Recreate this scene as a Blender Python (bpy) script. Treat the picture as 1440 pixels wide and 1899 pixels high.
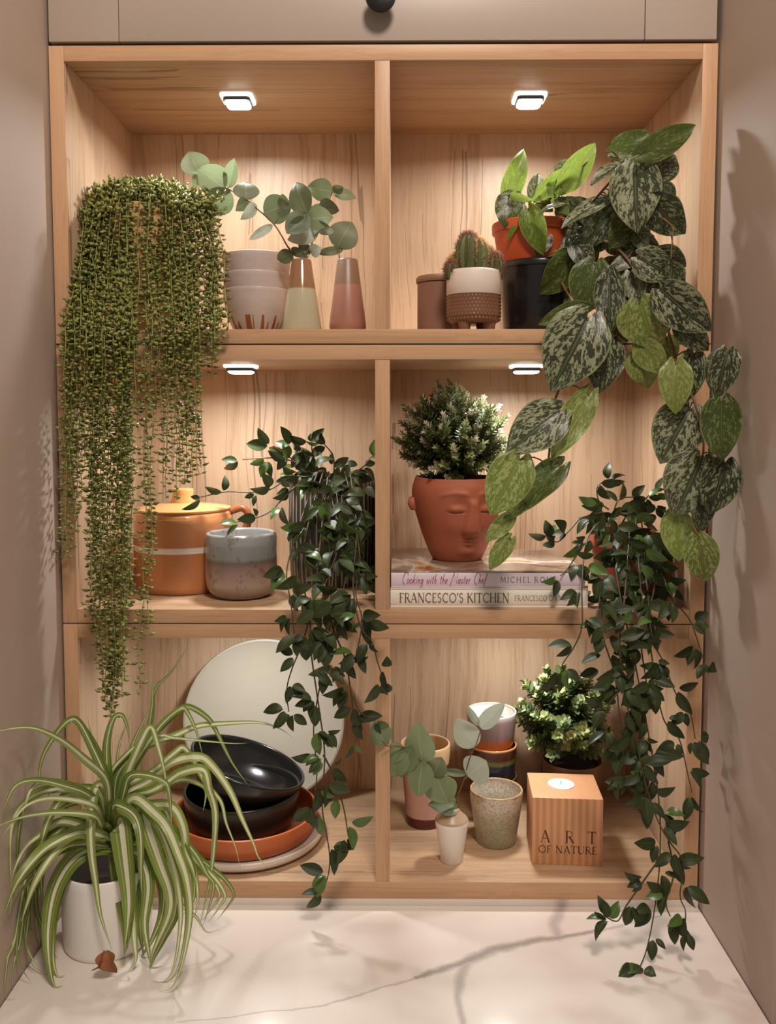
import bpy, bmesh, math, random
from mathutils import Vector, Matrix, noise

for o in list(bpy.data.objects):
    bpy.data.objects.remove(o, do_unlink=True)
scn = bpy.context.scene
COL = scn.collection

# ------------------------------------------------------------------ camera
FPX, PITCH, YAW = 1619.22, .068153, -.008495
CAM = Vector((.01857, -1.24863, .72662))
PPY = 879.22
cd = bpy.data.cameras.new('camera')
cam = bpy.data.objects.new('camera', cd)
COL.objects.link(cam)
cam.location = CAM
cam.rotation_euler = (math.pi / 2 - PITCH, 0, -YAW)
cd.sensor_fit = 'VERTICAL'
cd.sensor_height = 36
cd.lens = FPX / 1899 * 36
cd.shift_y = -(949.5 - PPY) / 1899
cd.clip_start = .05
scn.camera = cam

# ------------------------------------------------------------------ light
wd = bpy.data.worlds.new('room_ambience')
scn.world = wd
wd.use_nodes = True
wd.node_tree.nodes['Background'].inputs[0].default_value = (1, .88, .76, 1)
wd.node_tree.nodes['Background'].inputs[1].default_value = .26


def area(name, loc, size, power, color, target=None):
    ld = bpy.data.lights.new(name, 'AREA')
    ld.shape = 'DISK'
    ld.size = size
    ld.energy = power
    ld.color = color
    lo = bpy.data.objects.new(name, ld)
    COL.objects.link(lo)
    lo.location = loc
    if target:
        lo.rotation_euler = (Vector(target) - Vector(loc)).to_track_quat('-Z', 'Y').to_euler()
    return lo


ROOM_POWER = 33
area('ceiling_lamp_light', (.25, -1.35, 2.35), .45, ROOM_POWER, (1, .875, .765), (0, -.2, .4))
LED_POWER = (1.6, 1.5, .85)       # rows from the top
LED_COLOR = (.96, .98, .98)
vs = scn.view_settings
vs.view_transform = 'Standard'
vs.look = 'None'
vs.exposure = 0
vs.gamma = 1
vs.use_curve_mapping = False

R = random.Random(7)


def ray(px, py):
    x, y = (px - 720) / FPX, -(py - PPY) / FPX
    cp, sp, cy, sy = math.cos(PITCH), math.sin(PITCH), math.cos(YAW), math.sin(YAW)
    ry, rz = cp + y * sp, -sp + y * cp
    return Vector((cy * x + sy * ry, -sy * x + cy * ry, rz))


def at(px, py, Y):
    """point of the room at depth Y seen at a photo pixel"""
    r = ray(px, py)
    return CAM + r * ((Y - CAM.y) / r.y)


def onz(px, py, z):
    r = ray(px, py)
    return CAM + r * ((z - CAM.z) / r.z)


def mpp(Y):
    return (Y - CAM.y) / FPX


# ------------------------------------------------------------------ materials
class NT:
    def __init__(s, name):
        s.m = bpy.data.materials.new(name)
        s.m.use_nodes = True
        s.t = s.m.node_tree
        s.b = s.t.nodes['Principled BSDF']
        s.out = s.t.nodes['Material Output']

    def n(s, typ, ins=None, **props):
        nd = s.t.nodes.new('ShaderNode' + typ)
        for k, v in props.items():
            setattr(nd, k, v)
        for k, v in (ins or {}).items():
            s.set(nd.inputs[k], v)
        return nd

    def set(s, sock, v):
        if isinstance(v, bpy.types.NodeSocket):
            s.t.links.new(v, sock)
        else:
            if isinstance(v, tuple) and len(v) == 3 and sock.type == 'RGBA':
                v = (*v, 1)
            sock.default_value = v

    def math(s, op, a, b=0., c=0., clamp=False):
        nd = s.n('Math', {0: a, 1: b, 2: c}, operation=op)
        nd.use_clamp = clamp
        return nd.outputs[0]

    def mix(s, f, a, b, mode='MIX'):
        nd = s.n('Mix', data_type='RGBA', blend_type=mode)
        s.set(nd.inputs[0], f)
        s.set(nd.inputs[6], a)
        s.set(nd.inputs[7], b)
        return nd.outputs[2]

    def ramp(s, f, stops, interp='LINEAR'):
        nd = s.n('ValToRGB', {0: f})
        cr = nd.color_ramp
        cr.interpolation = interp
        while len(cr.elements) < len(stops):
            cr.elements.new(.5)
        for e, (p, c) in zip(cr.elements, stops):
            e.position = p
            e.color = (*c, 1) if len(c) == 3 else c
        return nd.outputs[0]

    def noise(s, vec, scale, detail=3, rough=.55, dist=0.):
        return s.n('TexNoise', {'Vector': vec, 'Scale': scale, 'Detail': detail, 'Roughness': rough, 'Distortion': dist}).outputs[0]

    def co(s, kind='Object', scale=None):
        c = s.n('TexCoord').outputs[kind]
        if scale:
            c = s.n('Mapping', {'Vector': c, 'Scale': scale}).outputs[0]
        return c

    def sep(s, v):
        return s.n('SeparateXYZ', {0: v}).outputs

    def bump(s, h, strength=.2, dist=.001):
        s.set(s.b.inputs['Normal'], s.n('Bump', {'Height': h, 'Strength': strength, 'Distance': dist}).outputs[0])

    def base(s, c, rough=.5, **k):
        s.set(s.b.inputs['Base Color'], c)
        s.set(s.b.inputs['Roughness'], rough)
        for a, v in k.items():
            s.set(s.b.inputs[a.replace('_', ' ')], v)
        return s.m

    def translucent(s, c, f):
        tr = s.n('BsdfTranslucent', {0: c})
        mx = s.n('MixShader', {0: f, 1: s.b.outputs[0], 2: tr.outputs[0]})
        s.t.links.new(mx.outputs[0], s.out.inputs[0])


def srgb(r, g, b):
    f = lambda u: ((u / 255 + .055) / 1.055) ** 2.4 if u > 10 else u / 255 / 12.92
    return (f(r), f(g), f(b))


def sc(c, k):
    return tuple(min(1, v * k) for v in c)


def plain(name, c, rough=.5, mott=.06, scale=40, **k):
    t = NT(name)
    n = t.noise(t.co(), scale, 4)
    col = t.mix(n, sc(c, 1 - mott), sc(c, 1 + mott))
    t.base(col, rough, **k)
    return t.m


def wood(name, vertical, light, dark, seed=0, cracks=True):
    t = NT(name)
    c = t.co('Object')
    c = t.n('VectorMath', {0: c, 1: (seed * 1.7, seed * .9, seed * 2.3)}, operation='ADD').outputs[0]
    st = (1, 1, .045) if vertical else (.045, 1, 1)
    cv = t.n('Mapping', {'Vector': c, 'Scale': st}).outputs[0]
    warp = t.noise(c, 4, 2)
    cw = t.n('VectorMath', {0: cv, 1: t.n('Combine' + 'XYZ', {0: t.math('MULTIPLY', warp, .03), 1: 0, 2: 0}).outputs[0]}, operation='ADD').outputs[0]
    fine = t.noise(cw, 260, 5, .65)
    mid = t.noise(cw, 38, 4, .6, .4)
    big = t.noise(cw, 9, 2)
    f = t.math('ADD', t.math('MULTIPLY', fine, .45), t.math('MULTIPLY', mid, .55))
    col = t.ramp(f, [(.3, dark), (.52, light), (.72, sc(light, 1.08))])
    col = t.mix(t.math('MULTIPLY', t.math('SUBTRACT', big, .35, clamp=True), .9, clamp=True), col, t.mix(.5, col, sc(dark, 1.0), 'MIX'))
    if cracks:
        ln = t.noise(t.n('Mapping', {'Vector': cw, 'Scale': (1, 1, .35) if vertical else (.35, 1, 1)}).outputs[0], 22, 1.5, .5)
        d = t.math('ABSOLUTE', t.math('SUBTRACT', ln, .47))
        k = t.math('LESS_THAN', d, .0045)
        k2 = t.math('MULTIPLY', k, t.math('GREATER_THAN', t.noise(c, 5, 2), .47))
        col = t.mix(t.math('MULTIPLY', k2, .55), col, sc(dark, .35))
    t.base(col, .42, Specular_IOR_Level=.35)
    t.bump(fine, .12, .0006)
    return t.m


def bands(name, stops, rough=.3, wob=.0015, wscale=60, speck=None, interp='LINEAR', z0=0., z1=1., bumpy=0, **k):
    """glaze in bands up the object: stops = (z in metres, colour)"""
    t = NT(name)
    c = t.co('Object')
    z = t.sep(c)[2]
    nz = t.noise(c, wscale, 3)
    z = t.math('ADD', z, t.math('MULTIPLY', t.math('SUBTRACT', nz, .5), wob * 4))
    f = t.math('DIVIDE', t.math('SUBTRACT', z, z0), z1 - z0, clamp=True)
    col = t.ramp(f, [((p - z0) / (z1 - z0), cc) for p, cc in stops], interp)
    if speck:
        sp = t.noise(c, speck[1], 4, .7)
        col = t.mix(t.math('MULTIPLY', t.ramp(sp, [(speck[2], (0, 0, 0)), (speck[2] + .1, (1, 1, 1))]), speck[3]), col, speck[0])
    t.base(col, rough, **k)
    if bumpy:
        t.bump(t.noise(c, bumpy, 3), .15, .001)
    return t.m


def leafmat(name, dark, light, rib, rough=.4, transl=.18, ribw=.03, spec=.5, coat=0.):
    t = NT(name)
    uv = t.sep(t.co('UV'))
    rnd = t.n('ObjectInfo').outputs['Random']
    n = t.noise(t.co('Object'), 3, 3)
    col = t.mix(t.math('ADD', t.math('MULTIPLY', n, .5), t.math('MULTIPLY', rnd, .6), clamp=True), dark, light)
    dv = t.math('ABSOLUTE', t.math('SUBTRACT', uv[1], .5))
    k = t.math('LESS_THAN', dv, ribw)
    col = t.mix(t.math('MULTIPLY', k, .6), col, rib)
    # side veins
    w = t.math('ABSOLUTE', t.math('SINE', t.math('MULTIPLY', t.math('SUBTRACT', uv[0], t.math('MULTIPLY', dv, .8)), 26)))
    kv = t.math('LESS_THAN', w, .12)
    col = t.mix(t.math('MULTIPLY', kv, .22), col, rib)
    t.base(col, rough, Specular_IOR_Level=spec, Coat_Weight=coat)
    t.translucent(t.mix(.5, col, light), transl)
    return t.m


def pothos(name, dark, silver, edge, amount, rough=.33, transl=.15):
    t = NT(name)
    uvs = t.co('UV')
    uv = t.sep(uvs)
    rnd = t.n('ObjectInfo').outputs['Random']
    cu = t.n('Combine' + 'XYZ', {0: t.math('SUBTRACT', t.math('MULTIPLY', uv[0], 1.2), t.math('MULTIPLY', t.math('ABSOLUTE', t.math('SUBTRACT', uv[1], .5)), .9)), 1: uv[1], 2: t.math('MULTIPLY', rnd, 37)}).outputs[0]
    n = t.noise(cu, 12, 3, .6, .6)
    n2 = t.noise(cu, 32, 2, .5)
    f = t.math('ADD', t.math('MULTIPLY', n, .72), t.math('MULTIPLY', n2, .28))
    dv = t.math('ABSOLUTE', t.math('SUBTRACT', uv[1], .5))
    f = t.math('SUBTRACT', f, t.math('MULTIPLY', t.math('LESS_THAN', dv, .05), .13))
    lo = .56 - amount * .1
    p = t.ramp(f, [(lo, (0, 0, 0)), (lo + .03, (1, 1, 1))])
    col = t.mix(p, t.mix(rnd, sc(dark, .8), sc(dark, 1.25)), silver)
    col = t.mix(t.math('MULTIPLY', t.math('GREATER_THAN', dv, .468), .75), col, edge)
    col = t.mix(t.math('MULTIPLY', t.math('LESS_THAN', dv, .008), .5), col, edge)
    t.base(col, rough, Specular_IOR_Level=.45)
    t.bump(n, .18, .003)
    t.translucent(t.mix(.4, col, edge), transl)
    return t.m


# ------------------------------------------------------------------ objects
def tag(o, label=None, cat=None, group=None, kind=None):
    if label: o['label'] = label
    if cat: o['category'] = cat
    if group: o['group'] = group
    if kind: o['kind'] = kind
    return o


def thing(name, label, cat, loc=(0, 0, 0), group=None, rotz=0):
    o = bpy.data.objects.new(name, None)
    o.empty_display_size = .02
    COL.objects.link(o)
    o.location = loc
    o.rotation_euler = (0, 0, rotz)
    return tag(o, label, cat, group)


def link(name, me, parent=None, mtx=None):
    o = bpy.data.objects.new(name, me)
    COL.objects.link(o)
    if parent is not None:
        o.parent = parent
    if mtx is not None:
        o.matrix_local = mtx
    return o


def meshdata(name, vs_, fs, mat=None, uv=None, smooth=True, sharp=None):
    me = bpy.data.meshes.new(name)
    me.from_pydata([tuple(v) for v in vs_], [], fs)
    if uv is not None:
        ul = me.uv_layers.new(name='UVMap')
        li = [0] * len(me.loops)
        me.loops.foreach_get('vertex_index', li)
        fl = []
        for i in li:
            fl += uv[i]
        ul.data.foreach_set('uv', fl)
    me.polygons.foreach_set('use_smooth', [smooth] * len(me.polygons))
    if sharp:
        me.set_sharp_from_angle(angle=math.radians(sharp))
    if mat:
        me.materials.append(mat)
    me.update()
    return me


def mk(name, vs_, fs, mat, parent=None, uv=None, smooth=True, sharp=None, mtx=None):
    return link(name, meshdata(name, vs_, fs, mat, uv, smooth, sharp), parent, mtx)


def boxmesh(name, a, b, mat, bev=.0012, seg=2):
    bm = bmesh.new()
    bmesh.ops.create_cube(bm, size=1)
    for v in bm.verts:
        v.co = Vector([(a[i] + b[i]) / 2 + v.co[i] * (b[i] - a[i]) for i in range(3)])
    if bev:
        bmesh.ops.bevel(bm, geom=bm.edges[:], offset=bev, segments=seg, affect='EDGES', profile=.6)
    me = bpy.data.meshes.new(name)
    bm.to_mesh(me)
    bm.free()
    me.polygons.foreach_set('use_smooth', [True] * len(me.polygons))
    me.set_sharp_from_angle(angle=math.radians(45))
    me.materials.append(mat)
    return me


def box(name, a, b, mat, parent=None, bev=.0012, kind=None):
    o = link(name, boxmesh(name, a, b, mat, bev), parent)
    if kind:
        o['kind'] = kind
    return o


def lathe_data(prof, seg=56, fn=None):
    """prof: (r, z) list; closed on the axis where r == 0"""
    V, F, rows = [], [], []
    for r, z in prof:
        if r < 1e-6:
            rows.append([len(V)])
            V.append((0, 0, z))
        else:
            rows.append(list(range(len(V), len(V) + seg)))
            for i in range(seg):
                a = 2 * math.pi * i / seg
                q = fn(r, z, a) if fn else r
                V.append((q * math.cos(a), q * math.sin(a), z))
    for p, q in zip(rows, rows[1:]):
        for i in range(seg):
            j = (i + 1) % seg
            if len(p) == 1 and len(q) == 1:
                continue
            if len(p) == 1:
                F.append((p[0], q[j], q[i]))
            elif len(q) == 1:
                F.append((p[i], p[j], q[0]))
            else:
                F.append((p[i], p[j], q[j], q[i]))
    return V, F


def lathe(name, prof, mat, parent=None, seg=56, fn=None, sharp=40, mtx=None):
    V, F = lathe_data(prof, seg, fn)
    return mk(name, V, F, mat, parent, sharp=sharp, mtx=mtx)


def crom(pts, n):
    """Catmull-Rom through tuples, n samples per span"""
    P = [pts[0]] + list(pts) + [pts[-1]]
    out = []
    for i in range(1, len(P) - 2):
        a, b, c, d = P[i - 1:i + 3]
        for k in range(n):
            t = k / n
            out.append(tuple(.5 * ((2 * q) + (-p + r) * t + (2 * p - 5 * q + 4 * r - s) * t * t + (-p + 3 * q - 3 * r + s) * t ** 3) for p, q, r, s in zip(a, b, c, d)))
    out.append(tuple(pts[-1]))
    return out


def tube_data(pts, r0, r1=None, seg=6, V=None, F=None, cap=True):
    r1 = r0 if r1 is None else r1
    V = [] if V is None else V
    F = [] if F is None else F
    pts = [Vector(p) for p in pts]
    b0 = len(V)
    ref = Vector((.3, -.9, .2))
    for i, p in enumerate(pts):
        t = (pts[min(i + 1, len(pts) - 1)] - pts[max(i - 1, 0)])
        t = t.normalized() if t.length > 1e-9 else Vector((0, 0, 1))
        u = t.cross(ref)
        if u.length < 1e-3:
            u = t.cross(Vector((1, 0, 0)))
        u.normalize()
        w = t.cross(u)
        r = r0 + (r1 - r0) * i / max(1, len(pts) - 1)
        for k in range(seg):
            a = 2 * math.pi * k / seg
            V.append(tuple(p + (u * math.cos(a) + w * math.sin(a)) * r))
    for i in range(len(pts) - 1):
        for k in range(seg):
            j = (k + 1) % seg
            F.append((b0 + i * seg + k, b0 + i * seg + j, b0 + (i + 1) * seg + j, b0 + (i + 1) * seg + k))
    if cap:
        F.append(tuple(b0 + k for k in range(seg))[::-1])
        F.append(tuple(b0 + (len(pts) - 1) * seg + k for k in range(seg)))
    return V, F


def tube(name, pts, r0, mat, parent=None, r1=None, seg=7):
    o = Vector(parent.location) if parent is not None else Vector((0, 0, 0))
    V, F = tube_data([Vector(p) - o for p in pts], r0, r1, seg)
    return mk(name, V, F, mat, parent)


def leafshape(kind):
    def heart(t):
        if t < .34:
            return .56 + .44 * math.sqrt(max(0, 1 - ((.34 - t) / .34) ** 2))
        return max(0, 1 - ((t - .34) / .66) ** 1.9) ** .9
    def ovate(t):
        return max(0, math.sin(math.pi * t ** .78)) ** .85
    def roundl(t):
        return max(0, 1 - (2 * t - 1) ** 2) ** .5 if t < .85 else max(0, 1 - (2 * t - 1) ** 2) ** .62
    def euc(t):
        return max(0, math.sin(math.pi * t ** .80)) ** .72
    def lance(t):
        return max(0, math.sin(math.pi * t ** .9)) ** 1.05
    return dict(heart=heart, ovate=ovate, round=roundl, euc=euc, lance=lance)[kind]


def leafmesh(name, kind, mat, nu=9, nv=6, curl=.12, fold=.10, wave=.0, lobes=0., seed=1):
    """unit leaf: base at origin, tip at +X, half-width .5 in Y"""
    w = leafshape(kind)
    rr = random.Random(seed)
    ph = rr.random() * 6
    V, F, UV = [], [], []
    for i in range(nu + 1):
        t = i / nu
        t = t ** 1.3
        for j in range(nv + 1):
            v = 2 * j / nv - 1
            hw = w(t)
            x = t - lobes * (1 - t) ** 3 * math.sin(math.pi * abs(v) ** .85)
            z = -curl * (t - .35) ** 2 * 1.6 + fold * abs(v) * hw - .35 * fold * hw * v * v + wave * math.sin(t * 9 + ph + v * 2) * v
            V.append((x, .5 * v * hw, z))
            UV.append((t, .5 + .5 * v))
    m = nv + 1
    for i in range(nu):
        for j in range(nv):
            F.append((i * m + j, (i + 1) * m + j, (i + 1) * m + j + 1, i * m + j + 1))
    return meshdata(name, V, F, mat, UV)


def leafmtx(base, tip, width, nrm, zs=None):
    X = tip - base
    L = max(X.length, 1e-5)
    X = X / L
    Z = nrm - X * X.dot(nrm)
    if Z.length < 1e-4:
        Z = Vector((0, -1, .2)) - X * X.dot(Vector((0, -1, .2)))
    Z.normalize()
    Y = Z.cross(X)
    zs = zs or min(L, width * 1.6)
    m = Matrix(((X.x * L, Y.x * width, Z.x * zs, base.x), (X.y * L, Y.y * width, Z.y * zs, base.y), (X.z * L, Y.z * width, Z.z * zs, base.z), (0, 0, 0, 1)))
    return m


def addleaf(parent, me, base, tip, width, roll=0., name='leaf', up=0.):
    """leaf whose face looks at the room, rolled about its midrib"""
    n = (CAM - base).normalized() + Vector((0, 0, up))
    ax = (tip - base).normalized()
    n = Matrix.Rotation(math.radians(roll), 3, ax) @ n
    o = bpy.data.objects.new(name, me)
    COL.objects.link(o)
    o.parent = parent
    pl = Matrix.Translation(-Vector(parent.location))
    o.matrix_local = pl @ leafmtx(base, tip, width, n)
    return o

# ================================================================== the room
WL, WD = srgb(206, 174, 143), srgb(168, 132, 100)
wood_v = wood('oak_vertical', True, WL, WD, 1)
wood_h = wood('oak_horizontal', False, srgb(190, 157, 125), srgb(152, 118, 88), 2)
wood_edge_v = wood('oak_edging_vertical', True, srgb(204, 162, 126), srgb(180, 136, 102), 3, False)
wood_edge_h = wood('oak_edging_horizontal', False, srgb(204, 162, 126), srgb(180, 136, 102), 4, False)
paint = plain('taupe_lacquer', srgb(178, 158, 143), .6, .02, 20)
paint_door = plain('taupe_lacquer_door', srgb(174, 157, 144), .38, .02, 20)
dark_gap = plain('shadow_gap_black', srgb(52, 40, 34), .7)  # cabinet body colour: shade of the gap under the door painted in
black_metal = plain('black_metal', srgb(34, 30, 30), .35, Metallic=.4)


def marble():
    t = NT('white_marble')
    c = t.co('Object')
    nz = t.noise(c, 9, 4, .6)
    nz2 = t.noise(c, 60, 3)
    wob = t.math('ADD', t.math('MULTIPLY', t.math('SUBTRACT', nz, .5), .02), t.math('MULTIPLY', t.math('SUBTRACT', nz2, .5), .004))
    xyz = t.sep(c)
    x = t.math('ADD', xyz[0], wob)
    y = t.math('SUBTRACT', xyz[1], wob)
    segs = []
    def poly(px, w0, w1, k):
        pts = [onz(a, b, 0) for a, b in px]
        n = len(pts) - 1
        for i in range(n):
            segs.append((pts[i], pts[i + 1], w0 + (w1 - w0) * i / n, w0 + (w1 - w0) * (i + 1) / n, k))
    poly([(330, 1895), (560, 1870), (690, 1838), (770, 1812)], .0012, .003, .5)
    poly([(770, 1812), (850, 1788), (880, 1778)], .004, .0125, .85)
    poly([(880, 1778), (920, 1762), (1000, 1742), (1040, 1738), (1120, 1728)], .0125, .004, .85)
    poly([(1120, 1728), (1230, 1700)], .004, .002, .5)
    poly([(1036, 1738), (1026, 1715), (1034, 1690), (1046, 1672)], .009, .009, .6)
    poly([(872, 1782), (852, 1810), (847, 1850), (860, 1899), (900, 2100)], .010, .003, .6)
    tot = None
    for a, b, w0, w1, k in segs:
        dx, dy = b.x - a.x, b.y - a.y
        L2 = dx * dx + dy * dy
        rx, ry = t.math('SUBTRACT', x, a.x), t.math('SUBTRACT', y, a.y)
        h = t.math('DIVIDE', t.math('ADD', t.math('MULTIPLY', rx, dx), t.math('MULTIPLY', ry, dy)), L2, clamp=True)
        ex = t.math('SUBTRACT', rx, t.math('MULTIPLY', h, dx))
        ey = t.math('SUBTRACT', ry, t.math('MULTIPLY', h, dy))
        d = t.math('SQRT', t.math('ADD', t.math('MULTIPLY', ex, ex), t.math('MULTIPLY', ey, ey)))
        w = t.math('ADD', t.math('MULTIPLY', h, w1 - w0), w0)
        v = t.math('MULTIPLY', t.math('SUBTRACT', 1.25, t.math('DIVIDE', d, w), clamp=True), k)
        tot = v if tot is None else t.math('MAXIMUM', tot, v)
    pink = t.ramp(t.noise(c, 5.5, 2), [(.52, (0, 0, 0)), (.72, (1, 1, 1))])  # soft pinkish patches: shadow and colour-fringe tints put into the marble colour
    col = t.mix(t.math('MULTIPLY', pink, .55), srgb(230, 219, 209), srgb(216, 192, 184))
    col = t.mix(tot, col, srgb(158, 146, 140))
    t.base(col, .16, Specular_IOR_Level=.4)
    return t.m


M_marble = marble()
WOFF = .467
box('floor', (-1.6, -2.6, -.93), (1.6, .42, -.90), plain('floor_oak', srgb(150, 118, 90), .5), kind='structure', bev=0)
tag(box('worktop', (-WOFF, -.62, -.03), (WOFF, .36, 0), M_marble, bev=.002),
    'white marble worktop with grey veins under the shelves', 'worktop', kind=None)
base_cab = thing('base_cabinet', 'taupe base cabinet under the white marble worktop', 'cabinet', (0, -.1, -.9))
box('body', (-WOFF, -.46, 0), (WOFF, .45, .868), paint, base_cab)
for s in (-1, 1):
    d_ = box('door', (min(s * .004, s * (WOFF - .004)), -.482, .1), (max(s * .004, s * (WOFF - .004)), -.462, .86), paint_door, base_cab)
box('upstand', (-WOFF, -.0008, 0), (WOFF, .02, .0105), M_marble, None, .0005)
tag(bpy.data.objects['upstand'], 'low white marble upstand strip below the bottom shelf box', 'upstand')
box('wall_left', (-1.05, -.262, -.9), (-WOFF - .001, .36, 2.35), paint, kind='structure')
box('wall_right', (WOFF + .001, -.25, -.9), (1.05, .36, 2.35), paint, kind='structure')
box('wall_back', (-1.6, .36, -.9), (1.6, .42, 2.5), plain('plaster', srgb(196, 184, 170), .8), kind='structure', bev=0)

# ---- the cabinet over the shelves
cab = thing('wall_cabinet', 'taupe framed cabinet with black knob above the wooden shelves', 'cabinet', (0, 0, 1.2455))
zb = 1.2455
box('body', (-.4655, .014, -.0065), (.4655, .35, .6), dark_gap, cab)
sx0, sx1 = at(89.5, 40, -.004).x, at(220, 40, -.004).x
rx0, rx1 = at(1197, 40, -.004).x, at(1331, 40, -.004).x
dz = at(700, 75, -.004).z - 1.2455
box('stile', (sx0, -.004, dz), (sx1 - .0004, .014, .62), paint_door, cab, .0012)
box('stile', (rx0 + .0004, -.004, dz), (rx1, .014, .62), paint_door, cab, .0012)
box('rail', (sx1 + .0004, -.004, dz), (rx0 - .0004, .014, .095), paint_door, cab, .0010)
box('rail', (sx1 + .0004, -.004, .52), (rx0 - .0004, .014, .62), paint_door, cab, .0010)
box('panel', (sx1, .003, .09), (rx0, .013, .53), paint_door, cab, .0005)
kn = lathe('knob', [(0, 0), (.008, 0), (.0075, .010), (.009, .014), (.0185, .018), (.0205, .0215), (.0195, .0255), (.012, .0275), (0, .0278)], black_metal, cab, 40)
kz = at(706, -7, -.028).z - zb
kn.matrix_local = Matrix.Translation((at(706, -8, -.03).x, -.004, kz)) @ Matrix.Rotation(math.pi / 2, 4, 'X')

# ---- three stacked shelf boxes
TH, DEP, HW = .021, .321, .465
rows = [('top', .8264 + .0008, 1.2386, .8473, 1.2176), ('mid', .4235 + .0007, .8254, .4442, .8047), ('low', .0107, .4226, .0364, .4022)]
labs = ['topmost wooden shelf box holding the cactus and stacked bowls',
        'middle wooden shelf box holding the face planter and cookbooks',
        'lowest wooden shelf box holding the cups and black bowls']
led_m = NT('led_diffuser')
led_m.t.links.new(led_m.n('Emission', {0: (1, .95, .88), 1: 14.}).outputs[0], led_m.out.inputs[0])
led_edge = NT('led_rim')
led_edge.base((.9, .9, .88), .3, Emission_Color=(1, .96, .9, 1), Emission_Strength=1.6)
led_dark = plain('led_housing', srgb(60, 58, 56), .4)


def rsq(s, r, n=6):
    out = []
    for k, (cx, cy) in enumerate(((1, 1), (-1, 1), (-1, -1), (1, -1))):
        for i in range(n + 1):
            a = math.pi / 2 * (k + i / n)
            out.append((cx * (s - r) + r * math.cos(a), cy * (s - r) + r * math.sin(a)))
    return out


def prism(name, outline_z, mat, parent):
    """stack of outlines (list of (pts, z)) closed at both ends"""
    V, F = [], []
    n = len(outline_z[0][0])
    for pts, z in outline_z:
        V += [(a, b, z) for a, b in pts]
    for k in range(len(outline_z) - 1):
        for i in range(n):
            j = (i + 1) % n
            F.append((k * n + i, k * n + j, (k + 1) * n + j, (k + 1) * n + i))
    F.append(tuple(range(n))[::-1])
    F.append(tuple(range((len(outline_z) - 1) * n, len(outline_z) * n)))
    return mk(name, V, F, mat, parent, sharp=35)


side_names = ('left', 'right')
for ri, (nm, z0, z1, zi0, zi1) in enumerate(rows):
    u = thing('shelf_box', labs[ri], 'shelf', (0, 0, z0), 'stacked wooden shelf boxes')
    h = z1 - z0
    a0, a1 = zi0 - z0, zi1 - z0
    E = .0012
    for s in (-1, 1):
        xa, xb = sorted((s * HW, s * (HW - TH)))
        sd = box('side_panel', (xa, E, 0), (xb, DEP, h), wood_v, u, .0004)
        box('edge_strip', (xa, 0, 0), (xb, E, h), wood_edge_v, sd, .0004)
    xi = HW - TH - .0003
    for n2, za, zb2 in (('bottom_panel', 0, a0), ('top_panel', a1, h)):
        p = box(n2, (-xi, E, za), (xi, DEP, zb2), wood_h, u, .0004)
        box('edge_strip', (-xi, 0, za), (xi, E, zb2), wood_edge_h, p, .0004)
    dv = box('divider', (-.0105, E + .0006, a0), (.0105, DEP, a1), wood_v, u, .0004)
    box('edge_strip', (-.0105, .0006, a0), (.0105, E + .0006, a1), wood_edge_v, dv, .0004)
    box('back_panel', (-HW, DEP, 0), (HW, DEP + .008, h), wood('oak_back_%s' % nm, True, WL, WD, 5 + ri), u, 0)
    for si, s in enumerate((-1, 1)):
        side = ('left', 'right')[si]
        where = ('topmost', 'middle', 'lowest')[ri]
        L = thing('cabinet_light', 'square white spotlight in the ceiling of the %s %s compartment' % (where, side), 'light',
                  (.2264 * s - (.0008 if s > 0 else -.0002), .142, zi1), 'square spotlights in the shelf boxes')
        prism('rim', [(rsq(.0235, .006), -.0048), (rsq(.025, .007), -.004), (rsq(.025, .007), 0)], led_edge.m, L)
        prism('housing', [(rsq(.0205, .006), -.0100), (rsq(.0205, .006), -.0045)], led_dark, L)
        prism('lens', [(rsq(.0165, .006), -.0135), (rsq(.0185, .006), -.0115), (rsq(.0185, .006), -.0098)], led_m.m, L)
        ld = bpy.data.lights.new('led_light', 'AREA')
        ld.shape = 'SQUARE'
        ld.size = .034
        ld.spread = math.radians(165)
        ld.energy = LED_POWER[ri]
        ld.color = LED_COLOR
        lo = bpy.data.objects.new('led_light', ld)
        COL.objects.link(lo)
        lo.parent = L
        lo.location = (0, 0, -.0142)
S1, S2, S3 = .8473, .4442, .0364

# ================================================================== crockery
def vessel(name, prof, mat, parent, thick=.003, seg=56, floor=None, lip=True):
    """open vessel from an outer profile (r, z) bottom to top; inner wall follows it"""
    out = [(0, prof[0][1])] + list(prof)
    inn = []
    for r, z in prof[::-1]:
        inn.append((max(r - thick, .001), z))
    fz = floor if floor is not None else prof[0][1] + thick * 1.3
    inn = [(r, max(z, fz)) for r, z in inn]
    rt, zt = prof[-1]
    lipp = [(rt - thick * .15, zt + thick * .35), (rt - thick * .5, zt + thick * .5), (rt - thick * .85, zt + thick * .35)] if lip else []
    return lathe(name, out + lipp + inn + [(0, fz)], mat, parent, seg, sharp=50)


def smoothprof(pts, n=5):
    return crom(pts, n)


# ---- three stacked bowls, shelf 1
def zat(px, py, Y, base):
    return at(px, py, Y).z - base


Yb = .125
bx = at(477, 560, Yb)
zr = [zat(477, 541, Yb, S1), zat(477, 511, Yb, S1), zat(477, 476, Yb, S1)]
rb = 62 * mpp(Yb)
glaze = srgb(196, 178, 170)


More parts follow.
